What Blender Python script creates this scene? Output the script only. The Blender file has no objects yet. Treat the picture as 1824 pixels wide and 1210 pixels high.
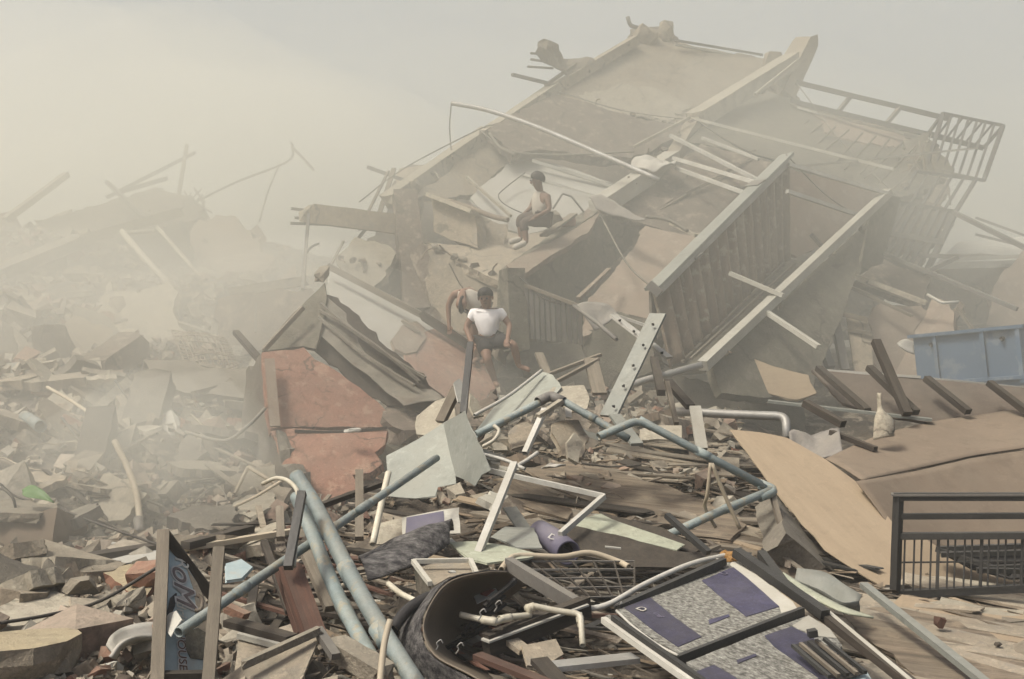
import bpy, bmesh, math, random
import numpy as np
from mathutils import Vector, Matrix, noise

random.seed(11)
rng = np.random.default_rng(11)
SC = bpy.context.scene
COL = SC.collection
R = math.radians

# ---------------------------------------------------------------- camera, sky, sun, exposure
F = 1956.0                     # focal length in pixels of the 1824 px wide photograph
CAMZ = 4.0
PITCH = math.atan(85 / F)      # the lens looks a little down
cam_d = bpy.data.cameras.new('camera')
cam = bpy.data.objects.new('camera', cam_d)
COL.objects.link(cam)
cam.location = (0, 0, CAMZ)
cam.rotation_euler = (R(90) - PITCH, 0, 0)
cam_d.sensor_width = 36
cam_d.lens = F / 1824 * 36
cam_d.clip_end = 1000
SC.camera = cam

SUN_EL, SUN_AZ = R(58), R(-115)      # from the back left, veiled by dust
w = bpy.data.worlds.new('World')
SC.world = w
w.use_nodes = True
nt = w.node_tree
sky = nt.nodes.new('ShaderNodeTexSky')
sky.sky_type = 'NISHITA'
sky.sun_disc = False
sky.sun_elevation = SUN_EL
sky.sun_rotation = SUN_AZ
sky.air_density = 0.8
sky.dust_density = 7.0
sky.ozone_density = 0.2
nt.links.new(sky.outputs[0], nt.nodes['Background'].inputs[0])
nt.nodes['Background'].inputs[1].default_value = 0.085
sl = bpy.data.lights.new('sun', 'SUN')
sl.energy = 1.8
sl.angle = R(12)
sl.color = (1.0, 0.98, 0.91)
sun = bpy.data.objects.new('sun', sl)
COL.objects.link(sun)
sdir = Vector((math.sin(SUN_AZ) * math.cos(SUN_EL), math.cos(SUN_AZ) * math.cos(SUN_EL), math.sin(SUN_EL)))
sun.rotation_euler = sdir.to_track_quat('Z', 'Y').to_euler()
sun.location = (-20, 30, 40)
vs = SC.view_settings
vs.view_transform = 'Standard'
vs.look = 'None'
vs.gamma = 1
vs.exposure = 0.86
cy = SC.cycles
cy.use_denoising = True
cy.denoiser = 'OPENIMAGEDENOISE'
cy.max_bounces = 6
cy.diffuse_bounces = 3
cy.glossy_bounces = 2
cy.volume_bounces = 3
cy.use_adaptive_sampling = True
cy.adaptive_threshold = 0.02
cy.sample_clamp_indirect = 6
cy.volume_step_rate = 4

# ---------------------------------------------------------------- pixel -> place
cp, sp_ = math.cos(PITCH), math.sin(PITCH)
def ray(px, py):
    x, u = (px - 912) / F, (605 - py) / F
    return Vector((x, cp + u * sp_, -sp_ + u * cp))      # forward (0,cp,-sp), up (0,sp,cp)
CAM = Vector((0, 0, CAMZ))
def P(px, py, d):
    r = ray(px, py)
    return CAM + r * (d / r.y)

# rubble surface: heights measured at (px, py, distance)
CTRL = [(0,1210,5.9),(450,1260,5.4),(900,1290,5.4),(1350,1290,5.6),(1824,1210,7),(1600,1120,8),(1824,1090,8.6),
 (1100,930,10.6),(1200,830,13),(1000,860,12),(900,1040,8.8),(1300,985,9.8),(1420,960,10.4),(1560,1050,9.0),(1450,790,14.6),(1700,720,17),
 (1100,700,16.6),(900,715,16.6),(1250,740,15),(1500,650,19),(1750,580,22),(700,900,11),(620,900,11.5),(600,1030,8.8),(600,780,14),
 (750,1150,7),(480,1200,6.6),(330,1250,6.2),(1000,1180,7),(1200,1180,7),
 (100,1110,7),(220,1180,6.4),(100,1010,8.5),(250,960,10),(400,860,11.5),(100,860,10.5),(100,750,12.5),(300,760,13),(400,690,15),
 (100,650,15),(250,610,17),(50,550,18),(200,500,21),(400,500,21.5),(480,510,21.5),(120,420,24),(300,365,26),(420,430,26),(560,490,24)]
cw = [P(*c) for c in CTRL]
cw += [Vector(v) for v in [(0,21,2.3),(4,21,2.4),(8,25,2.6),(-3.2,21,3.4),(0,3,1.2),(-3,3,1.4),(3,3,1.2),(9,16,2.2),(10,12,1.5),(12,20,2.4),
   (-9,18,4.2),(-9,12,2.8),(-7,8,2.0),(-10,26,5.6),(0,34,2),(-8,34,4),(9,34,2),(-30,20,1),(30,20,1),(0,70,0.5),(-30,60,0.5),(30,60,.5),(20,6,1),(-20,6,1)]]
CW = np.array([[v.x, v.y, v.z] for v in cw])
def gz0(x, y):
    x = np.asarray(x, float); y = np.asarray(y, float)
    d2 = (x[..., None] - CW[:, 0]) ** 2 + (y[..., None] - CW[:, 1]) ** 2 + 0.12
    wt = d2 ** -1.7
    return (wt * CW[:, 2]).sum(-1) / wt.sum(-1)
def gz(x, y):
    return float(gz0(x, y)) + 0.10 * noise.noise(Vector((x * 1.3, y * 1.3, 3)))
def G(px, py, up=0.0):
    r = ray(px, py)
    t = 3.0
    while t < 60:
        p = CAM + r * t
        if p.z < gz(p.x, p.y) + up: break
        t += 0.08
    return CAM + r * t
def at(p):
    """(px, py) on the rubble; (px, py, d) at distance d; (px, py, 'u', h) h metres over the rubble; a Vector stays"""
    if isinstance(p, Vector): return p
    if len(p) == 2: return G(p[0], p[1], 0.04)
    if len(p) == 4: return G(p[0], p[1], p[3])
    return P(*p)

# ---------------------------------------------------------------- materials
DUST = (0.292, 0.266, 0.20)
def mat(name, base, base2=None, scale=2.5, rough=0.9, bump=0.35, dust=0.5, metal=0.0, stretch=None, spots=0.0, fine=28, wear=None, spec=0.3, cracks=0.0):
    m = bpy.data.materials.get(name)
    if m: return m
    m = bpy.data.materials.new(name); m.use_nodes = True
    n, l = m.node_tree.nodes, m.node_tree.links
    b = n['Principled BSDF']
    tc = n.new('ShaderNodeTexCoord'); oi = n.new('ShaderNodeObjectInfo')
    mul = n.new('ShaderNodeMath'); mul.operation = 'MULTIPLY'; mul.inputs[1].default_value = 57
    l.new(oi.outputs['Random'], mul.inputs[0])
    add = n.new('ShaderNodeVectorMath'); add.operation = 'ADD'
    l.new(tc.outputs['Object'], add.inputs[0]); l.new(mul.outputs[0], add.inputs[1])
    vec = add.outputs[0]
    if stretch:
        mp = n.new('ShaderNodeMapping'); mp.inputs['Scale'].default_value = stretch
        l.new(vec, mp.inputs[0]); gvec = mp.outputs[0]
    else: gvec = vec
    def nz(v, s, det=8, ro=0.6):
        t = n.new('ShaderNodeTexNoise'); t.inputs['Scale'].default_value = s; t.inputs['Detail'].default_value = det
        t.inputs['Roughness'].default_value = ro; l.new(v, t.inputs['Vector']); return t.outputs['Fac']
    def mr(v, a, c, lo=0, hi=1):
        t = n.new('ShaderNodeMapRange'); l.new(v, t.inputs[0])
        for i, q in zip((1, 2, 3, 4), (a, c, lo, hi)): t.inputs[i].default_value = q
        return t.outputs[0]
    def mix(f, a, c, blend='MIX'):
        t = n.new('ShaderNodeMix'); t.data_type = 'RGBA'; t.blend_type = blend
        if isinstance(f, float): t.inputs[0].default_value = f
        else: l.new(f, t.inputs[0])
        for i, q in ((6, a), (7, c)):
            if isinstance(q, tuple): t.inputs[i].default_value = (*q, 1)
            else: l.new(q, t.inputs[i])
        return t.outputs[2]
    base2 = base2 or tuple(min(1, c * 0.55) for c in base)
    c = mix(mr(nz(gvec, scale), 0.36, 0.66), base2, base)
    c = mix(mr(nz(gvec, fine, 6, .7), 0.3, 0.7), mix(0.85, c, base2), c)
    if wear:
        c = mix(mr(nz(vec, scale * 1.7, 10, .68), 0.54, 0.62), c, wear)
    if spots:
        c = mix(mr(nz(vec, scale * 9, 4), 0.66, 0.72, 0, spots), c, tuple(q * 0.3 for q in base))
    if spots:
        c = mix(mr(nz(vec, scale * 2.9, 13, .74), 0.52, 0.60, 0, min(.6, spots*1.2)), c, tuple(q * 0.42 for q in base))
        c = mix(mr(nz(vec, scale * 5.3 + 1, 12, .72), 0.56, 0.63, 0, min(.45, spots)), c, tuple(min(.6, q * 1.35) for q in base))
    if cracks:
        vn = n.new('ShaderNodeTexNoise'); vn.inputs['Scale'].default_value = 3; vn.inputs['Detail'].default_value = 6; l.new(vec, vn.inputs['Vector'])
        va = n.new('ShaderNodeVectorMath'); va.operation = 'MULTIPLY_ADD'; va.inputs[1].default_value = (.5, .5, .5)
        l.new(vn.outputs['Color'], va.inputs[0]); l.new(vec, va.inputs[2])
        vo = n.new('ShaderNodeTexVoronoi'); vo.feature = 'DISTANCE_TO_EDGE'; vo.inputs['Scale'].default_value = cracks; l.new(va.outputs[0], vo.inputs['Vector'])
        cm = n.new('ShaderNodeMath'); cm.operation = 'MULTIPLY'
        l.new(mr(vo.outputs['Distance'], .006, .022, .85, 0), cm.inputs[0]); l.new(mr(nz(vec, 1.1, 3), .48, .56), cm.inputs[1])
        c = mix(cm.outputs[0], c, tuple(q * .2 for q in base))
    # every piece a touch lighter or darker
    hv = n.new('ShaderNodeHueSaturation'); l.new(c, hv.inputs['Color'])
    l.new(mr(oi.outputs['Random'], 0, 1, 0.8, 1.18), hv.inputs['Value']); c = hv.outputs[0]
    if dust:
        ge = n.new('ShaderNodeNewGeometry'); sx = n.new('ShaderNodeSeparateXYZ'); l.new(ge.outputs['Normal'], sx.inputs[0])
        f1 = mr(sx.outputs['Z'], -0.1, 0.85, 0.12, 1.0)
        f2 = mr(nz(vec, 3.3, 8, .65), 0.30, 0.68, 0.15, 1.0)
        mm = n.new('ShaderNodeMath'); mm.operation = 'MULTIPLY'; l.new(f1, mm.inputs[0]); l.new(f2, mm.inputs[1])
        m2 = n.new('ShaderNodeMath'); m2.operation = 'MULTIPLY'; l.new(mm.outputs[0], m2.inputs[0]); m2.inputs[1].default_value = dust
        c = mix(m2.outputs[0], c, DUST)
    l.new(c, b.inputs['Base Color'])
    b.inputs['Roughness'].default_value = rough; b.inputs['Metallic'].default_value = metal
    b.inputs['Specular IOR Level'].default_value = spec
    if bump:
        bp = n.new('ShaderNodeBump'); bp.inputs['Strength'].default_value = bump; bp.inputs['Distance'].default_value = 0.03
        hm = n.new('ShaderNodeMath'); hm.operation = 'ADD'
        l.new(nz(gvec, scale * 3, 10, .7), hm.inputs[0]); l.new(nz(gvec, fine * 1.5, 4, .7), hm.inputs[1])
        l.new(hm.outputs[0], bp.inputs['Height']); l.new(bp.outputs[0], b.inputs['Normal'])
    return m

GRAIN = (9, 9, 0.7)       # local z runs along a beam
PGRAIN = (0.6, 8, 8)      # local x runs along a board
M = dict(
 concrete=mat('concrete', (0.30,0.26,0.195), (0.14,0.12,0.09), bump=.6, dust=.6, spots=.5),
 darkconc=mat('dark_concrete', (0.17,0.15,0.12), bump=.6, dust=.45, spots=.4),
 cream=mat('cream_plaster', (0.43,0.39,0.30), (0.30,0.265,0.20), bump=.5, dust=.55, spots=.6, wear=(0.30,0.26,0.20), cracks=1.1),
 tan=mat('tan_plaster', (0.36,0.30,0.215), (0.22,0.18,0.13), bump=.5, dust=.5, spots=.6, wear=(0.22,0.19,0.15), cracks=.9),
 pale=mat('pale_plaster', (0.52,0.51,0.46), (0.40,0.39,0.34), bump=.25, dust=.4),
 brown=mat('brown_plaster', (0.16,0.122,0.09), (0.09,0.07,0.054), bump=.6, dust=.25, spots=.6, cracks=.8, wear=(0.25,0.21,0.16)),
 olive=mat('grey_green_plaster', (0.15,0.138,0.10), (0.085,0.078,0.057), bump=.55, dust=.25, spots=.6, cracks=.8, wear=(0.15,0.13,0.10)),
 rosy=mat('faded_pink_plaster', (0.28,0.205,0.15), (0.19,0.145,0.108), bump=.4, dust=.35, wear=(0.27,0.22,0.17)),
 pink=mat('terracotta_plaster', (0.34,0.165,0.108), (0.25,0.125,0.085), scale=3.2, bump=.6, dust=.3, spots=.7, wear=(0.36,0.22,0.15), cracks=1.3),
 stone=mat('rubble_stone', (0.30,0.25,0.18), (0.13,0.108,0.08), bump=.7, dust=.6, spots=.5),
 yellow=mat('yellow_render', (0.40,0.33,0.20), (0.28,0.23,0.145), bump=.5, dust=.3, spots=.8, fine=40),
 brick=mat('broken_brick', (0.30,0.13,0.075), (0.22,0.12,0.08), bump=.6, dust=.5),
 wood=mat('grey_wood', (0.27,0.225,0.165), (0.12,0.10,0.075), stretch=GRAIN, bump=.4, dust=.35),
 darkwood=mat('dark_wood', (0.075,0.058,0.042), (0.03,0.024,0.019), stretch=GRAIN, bump=.5, dust=.14),
 redwood=mat('reddish_wood', (0.17,0.075,0.048), (0.08,0.042,0.03), stretch=GRAIN, bump=.5, dust=.15),
 paleb=mat('pale_board', (0.50,0.49,0.42), (0.36,0.34,0.28), bump=.2, dust=.35),
 greenb=mat('pale_green_board', (0.43,0.455,0.34), (0.30,0.315,0.23), bump=.15, dust=.3, spots=.4),
 ply=mat('plywood', (0.32,0.25,0.165), (0.265,0.205,0.135), scale=2.4, stretch=(.5, 5, 5), bump=.1, dust=.08, spots=.13),
 hard=mat('brown_hardboard', (0.195,0.15,0.105), (0.16,0.123,0.087), scale=1.2, bump=.08, dust=.12, spots=.2),
 under=mat('old_hardboard_underside', (0.13,0.10,0.075), (0.08,0.062,0.048), bump=.3, dust=.2),
 steel=mat('dull_steel', (0.40,0.40,0.375), (0.26,0.25,0.225), rough=.5, metal=.3, bump=.15, dust=.35, spec=.5),
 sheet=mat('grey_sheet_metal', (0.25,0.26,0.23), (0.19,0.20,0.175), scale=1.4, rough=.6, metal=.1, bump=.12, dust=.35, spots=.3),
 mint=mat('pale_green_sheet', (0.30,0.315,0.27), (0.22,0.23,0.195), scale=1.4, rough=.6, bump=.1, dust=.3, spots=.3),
 white=mat('dirty_white_paint', (0.56,0.55,0.49), (0.36,0.345,0.295), rough=.6, bump=.12, dust=.35, spec=.4),
 pvcw=mat('dirty_white_plastic', (0.60,0.57,0.46), (0.42,0.38,0.28), rough=.5, bump=.12, dust=.3, spec=.5, stretch=(3,3,1)),
 pvcb=mat('dusty_blue_plastic', (0.265,0.335,0.33), (0.16,0.20,0.195), scale=5, rough=.55, bump=.3, dust=.5, spec=.4, wear=(0.27,0.255,0.19)),
 iron=mat('black_iron', (0.045,0.044,0.04), (0.025,0.024,0.022), rough=.55, metal=.2, bump=.2, dust=.10, spec=.5),
 greymetal=mat('grey_painted_iron', (0.17,0.165,0.145), (0.11,0.10,0.09), rough=.6, bump=.2, dust=.35),
 rust=mat('rusty_corrugated_iron', (0.29,0.235,0.165), (0.15,0.105,0.072), scale=3, stretch=(2,2,.4), rough=.75, bump=.2, dust=.35, wear=(0.31,0.27,0.20)),
 tin=mat('weathered_corrugated_iron', (0.24,0.22,0.175), (0.10,0.088,0.07), scale=2.2, rough=.7, bump=.3, dust=.45, wear=(0.10,0.075,0.055)),
 tank=mat('blue_grey_paint', (0.095,0.15,0.22), (0.08,0.125,0.18), scale=1.2, rough=.6, bump=.06, dust=.15, spec=.4, wear=(0.15,0.185,0.225)),
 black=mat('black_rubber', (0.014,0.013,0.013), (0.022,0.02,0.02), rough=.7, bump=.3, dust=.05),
 cable=mat('dark_cable', (0.05,0.042,0.036), rough=.7, bump=0, dust=.2),
 wire=mat('grey_wire', (0.24,0.215,0.17), rough=.7, bump=0, dust=.3),
 hose=mat('pale_hose', (0.46,0.40,0.29), (0.36,0.30,0.21), rough=.6, bump=.1, dust=.35),
 cloth=mat('dusty_white_cloth', (0.55,0.53,0.47), (0.40,0.38,0.33), bump=.2, dust=.4),
 greycl=mat('grey_cloth', (0.30,0.28,0.25), (0.18,0.165,0.15), bump=.3, dust=.4),
 leaf=mat('green_leaf', (0.08,0.18,0.035), (0.055,0.125,0.03), rough=.5, bump=.05, dust=.12),
 purple=mat('purple_print', (0.058,0.054,0.105), (0.022,0.021,0.048), scale=11, rough=.6, bump=.12, dust=.14, spots=.5, fine=60),
 lilac=mat('faded_purple_print', (0.15,0.14,0.20), (0.11,0.10,0.15), rough=.7, bump=.1, dust=.3),
 speck=mat('speckled_grey_sheet', (0.55,0.54,0.46), (0.07,0.066,0.056), scale=46, rough=.8, bump=.3, dust=.1, fine=95, stretch=(1.0,0.55,1)),
 lino=mat('flecked_dark_carpet', (0.36,0.34,0.31), (0.028,0.026,0.03), scale=22, rough=.85, bump=.9, dust=.12, fine=70, stretch=(.5,1,1)),
 inside=mat('brown_backing', (0.14,0.108,0.075), (0.10,0.078,0.054), scale=1.2, rough=.6, bump=.08, dust=.2),
 signblue=mat('faded_blue_sign_print', (0.46,0.55,0.54), (0.28,0.36,0.37), scale=6, rough=.6, bump=.1, dust=.3, wear=(0.36,0.39,0.36)),
 letterd=mat('dark_letter_print', (0.15,0.12,0.12), bump=0, dust=.1), letterw=mat('white_letter_print', (0.66,0.64,0.60), bump=0, dust=.2),
 floor=mat('worn_floor_boards', (0.30,0.235,0.16), (0.085,0.064,0.045), scale=2.2, stretch=(.5,6,6), bump=.5, dust=.25, fine=20, wear=(0.20,0.155,0.105)),
 orange=mat('rusty_orange_foam', (0.42,0.22,0.06), bump=.6, dust=.2), redp=mat('faded_red_print', (0.45,0.13,0.09), bump=.1, dust=.3),
 skin=mat('warm_brown_skin', (0.20,0.115,0.075), (0.17,0.095,0.062), rough=.6, bump=0, dust=.12), skin2=mat('dusty_fair_skin', (0.42,0.27,0.19), (0.36,0.23,0.16), rough=.6, bump=0, dust=.15),
 hair=mat('black_hair', (0.02,0.017,0.015), rough=.6, bump=.3, dust=.08), tee=mat('white_cotton', (0.76,0.74,0.72), (0.64,0.62,0.60), bump=.15, dust=.1),
 vest=mat('cream_cotton', (0.56,0.52,0.43), (0.46,0.42,0.35), bump=.15, dust=.15), shorts=mat('dark_grey_cotton', (0.035,0.033,0.033), bump=.2, dust=.04),
 sbrown=mat('brown_cotton', (0.10,0.072,0.06), bump=.2, dust=.15),
)
def island_mat(name, cols, bump=.5, rough=.92, stretch=None, dust=.4):
    """loose debris: every loose piece takes its own colour"""
    m = bpy.data.materials.new(name); m.use_nodes = True
    n, l = m.node_tree.nodes, m.node_tree.links; b = n['Principled BSDF']
    ge = n.new('ShaderNodeNewGeometry'); rp = n.new('ShaderNodeValToRGB'); rp.color_ramp.interpolation = 'LINEAR'
    el = rp.color_ramp.elements
    for i, c in enumerate(cols):
        e = el[i] if i < 2 else el.new(i / (len(cols) - 1))
        e.position = i / (len(cols) - 1); e.color = (*c, 1)
    l.new(ge.outputs['Random Per Island'], rp.inputs[0])
    tc = n.new('ShaderNodeTexCoord'); t = n.new('ShaderNodeTexNoise'); t.inputs['Scale'].default_value = 9; t.inputs['Detail'].default_value = 8
    t.inputs['Roughness'].default_value = .7; l.new(tc.outputs['Object'], t.inputs['Vector'])
    mr = n.new('ShaderNodeMapRange'); l.new(t.outputs[0], mr.inputs[0]); mr.inputs[1].default_value = .3; mr.inputs[2].default_value = .7; mr.inputs[3].default_value = .5; mr.inputs[4].default_value = 1.25
    hv = n.new('ShaderNodeHueSaturation'); l.new(rp.outputs[0], hv.inputs['Color']); l.new(mr.outputs[0], hv.inputs['Value'])
    sx = n.new('ShaderNodeSeparateXYZ'); l.new(ge.outputs['Normal'], sx.inputs[0])
    m2 = n.new('ShaderNodeMapRange'); l.new(sx.outputs['Z'], m2.inputs[0]); m2.inputs[1].default_value = .1; m2.inputs[2].default_value = 1; m2.inputs[4].default_value = dust
    mx = n.new('ShaderNodeMix'); mx.data_type = 'RGBA'; l.new(m2.outputs[0], mx.inputs[0]); l.new(hv.outputs[0], mx.inputs[6]); mx.inputs[7].default_value = (*DUST, 1)
    l.new(mx.outputs[2], b.inputs['Base Color']); b.inputs['Roughness'].default_value = rough; b.inputs['Specular IOR Level'].default_value = .2
    bp = n.new('ShaderNodeBump'); bp.inputs['Strength'].default_value = bump; bp.inputs['Distance'].default_value = .02
    t2 = n.new('ShaderNodeTexNoise'); t2.inputs['Scale'].default_value = 35; t2.inputs['Detail'].default_value = 6; l.new(tc.outputs['Object'], t2.inputs['Vector'])
    l.new(t2.outputs[0], bp.inputs['Height']); l.new(bp.outputs[0], b.inputs['Normal'])
    return m
M['bits'] = island_mat('rubble_bits', [(0.13,0.105,0.08),(0.24,0.20,0.15),(0.33,0.29,0.22),(0.26,0.21,0.155),(0.42,0.38,0.30),(0.24,0.12,0.08),(0.30,0.27,0.215),(0.40,0.37,0.30)], dust=.42)
M['split'] = island_mat('wood_splinters', [(0.03,0.023,0.018),(0.08,0.06,0.04),(0.20,0.15,0.10),(0.30,0.235,0.16),(0.09,0.068,0.05),(0.22,0.185,0.14),(0.04,0.032,0.025),(0.38,0.36,0.30)], bump=.3, dust=.12)

# ---------------------------------------------------------------- objects
WM = {}       # world matrix of each thing and part, known before Blender evaluates the scene
def tag(o, label=None, cat=None, group=None, kind=None):
    if cat and not kind: kind = 'thing'
    for k, v in (('label', label), ('category', cat), ('group', group), ('kind', kind)):
        if v: o[k] = v
    return o
def setm(o, mw, parent=None):
    WM[o] = mw.copy()
    if parent is not None:
        o.parent = parent
        o.matrix_parent_inverse = Matrix.Identity(4)
        o.matrix_basis = WM[parent].inverted() @ mw
    else:
        o.matrix_basis = mw
def thing(name, loc, label, cat, group=None):
    o = bpy.data.objects.new(name, None); COL.objects.link(o)
    o.empty_display_size = 0.2
    setm(o, Matrix.Translation(loc)); tag(o, label, cat, group)
    return o
def link(name, verts, faces, m, mw=None, parent=None, L=None, smooth=False):
    """L = (label, category[, group]); verts local to mw, or in world space when mw is None"""
    if mw is None:
        vs_ = [Vector(v) for v in verts]
        c = sum(vs_, Vector()) / len(vs_); c.z = min(v.z for v in vs_)
        mw = Matrix.Translation(c); verts = [v - c for v in vs_]
    me = bpy.data.meshes.new(name)
    me.from_pydata([tuple(v) for v in verts], [], faces); me.update()
    if smooth:
        for p in me.polygons: p.use_smooth = True
    me.materials.append(m if not isinstance(m, str) else M[m])
    o = bpy.data.objects.new(name, me); COL.objects.link(o)
    setm(o, mw, parent)
    if L: tag(o, *L)
    return o
def frame(org, x, y, z):
    return Matrix(((x.x, y.x, z.x, org.x), (x.y, y.y, z.y, org.y), (x.z, y.z, z.z, org.z), (0, 0, 0, 1)))
def pw(px, d): return px * d / F

def beam(name, a, b, w, h, m, L=None, parent=None, roll=0, bend=0.0, broken=0.0, n=None, taper=1.0, hollow=False):
    a, b = at(a), at(b)
    z = (b - a); ln = z.length; z.normalize()
    x = z.cross(Vector((0, 0, 1)))
    if x.length < 1e-3: x = Vector((1, 0, 0))
    x.normalize(); y = z.cross(x); y.normalize()
    if roll: q = Matrix.Rotation(R(roll), 3, z); x, y = q @ x, q @ y
    n = n or max(1, int(ln / 0.5)) + (2 if bend else 0)
    prof = [(-1,-1),(0,-1),(1,-1),(1,0),(1,1),(0,1),(-1,1),(-1,0)]
    V, Fc = [], []
    k = len(prof)
    for i in range(n + 1):
        t = i / n; s = 1 + (taper - 1) * t
        by = bend * math.sin(math.pi * t)
        for px, py in prof:
            zz = t * ln
            if broken and i in (0, n): zz += random.uniform(-1, .4) * broken * (1 if i else -1)
            j = 0.02 * min(w, h)
            V.append((px * w / 2 * s + random.uniform(-j, j), py * h / 2 * s + by + random.uniform(-j, j), zz))
    for i in range(n):
        for j in range(k):
            Fc.append((i*k+j, i*k+(j+1)%k, (i+1)*k+(j+1)%k, (i+1)*k+j))
    if hollow:
        for i, e in ((0, 1), (n, -1)):
            base = len(V)
            for dz in (0, e * 0.12):
                for px, py in prof: V.append((px * w * .42, py * h * .42, (i / n) * ln + dz))
            for j in range(k):
                jj = (j + 1) % k
                q1 = (i*k+jj, i*k+j, base+j, base+jj); q2 = (base+jj, base+j, base+k+j, base+k+jj)
                Fc += [q1, q2] if e == 1 else [q1[::-1], q2[::-1]]
            Fc.append(tuple(range(base+k, base+2*k)))
    else:
        for i, rev in ((0, True), (n, False)):
            c = len(V); V.append((0, bend*0, (i / n) * ln))
            for j in range(k):
                f = (i*k+j, i*k+(j+1)%k, c); Fc.append(f[::-1] if rev else f)
    return link(name, V, Fc, m, frame(a, x, y, z), parent, L)

def smooth_path(pts, r=None, sub=6):
    """Catmull-Rom through pts"""
    out = []
    p = [2 * pts[0] - pts[1]] + pts + [2 * pts[-1] - pts[-2]]
    for i in range(1, len(p) - 2):
        for k in range(sub):
            t = k / sub
            a, b, c, d = p[i-1], p[i], p[i+1], p[i+2]
            out.append(0.5 * ((2*b) + (c-a)*t + (2*a-5*b+4*c-d)*t*t + (3*b-a-3*c+d)*t**3))
    out.append(pts[-1]); return out
def fillet_path(pts, rad):
    out = [pts[0]]
    for i in range(1, len(pts) - 1):
        a, b, c = pts[i-1], pts[i], pts[i+1]
        u, v = (a-b).normalized(), (c-b).normalized()
        r = min(rad, (a-b).length*.45, (c-b).length*.45)
        for k in range(6):
            t = k / 5
            out.append((b+u*r)*(1-t)**2 + b*2*t*(1-t) + (b+v*r)*t*t)
    out.append(pts[-1]); return out
def tube_data(path, r, seg=10, hollow=True, r2=None):
    V, Fc = [], []
    t0 = (path[1]-path[0]).normalized()
    x = t0.cross(Vector((0.13, 0.2, 1))).normalized()
    n = len(path)
    for i, p in enumerate(path):
        t = (path[min(i+1, n-1)] - path[max(i-1, 0)]).normalized()
        x = (x - t * x.dot(t)).normalized(); y = t.cross(x)
        rr = r if r2 is None else r + (r2 - r) * i / (n - 1)
        for k in range(seg):
            a = 2*math.pi*k/seg
            V.append(p + (x*math.cos(a) + y*math.sin(a))*rr)
    for i in range(n-1):
        for k in range(seg):
            Fc.append((i*seg+k, i*seg+(k+1)%seg, (i+1)*seg+(k+1)%seg, (i+1)*seg+k))
    for i, e in ((0, 1), (n-1, -1)):
        t = (path[min(i+1, n-1)] - path[max(i-1, 0)]).normalized() * e
        ring = [i*seg+k for k in range(seg)]
        if hollow:
            b = len(V)
            for dz in (0, r * 2.5):
                for k in ring: V.append(path[i] + (V[k]-path[i])*0.84 + t*dz)
            for k in range(seg):
                kk = (k+1) % seg
                q = [(ring[kk], ring[k], b+k, b+kk), (b+kk, b+k, b+seg+k, b+seg+kk)]
                Fc += q if e == 1 else [f[::-1] for f in q]
            Fc.append(tuple(range(b+seg, b+2*seg)))
        else: Fc.append(tuple(ring) if e == -1 else tuple(ring[::-1]))
    return V, Fc
def pipe(name, pts, r, m, L=None, parent=None, rad=0.12, seg=12, hollow=True, curve=False, r2=None, sub=6):
    pts = [at(p) for p in pts]
    path = smooth_path(pts, sub=sub) if curve else (fillet_path(pts, rad) if len(pts) > 2 else [pts[0].lerp(pts[1], i/4) for i in range(5)])
    V, Fc = tube_data(path, r, seg, hollow, r2)
    return link(name, V, Fc, m, None, parent, L, smooth=True)
def collar(p, q, r, m, parent, name='joint', ln=0.14):
    """a pipe coupling at p, running towards q"""
    p, q = at(p), at(q); d = (q-p).normalized()
    V, Fc = tube_data([p, p + d*ln*.5, p + d*ln], r*1.1, 14, False)
    return link(name, V, Fc, m, None, parent, smooth=True)

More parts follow.
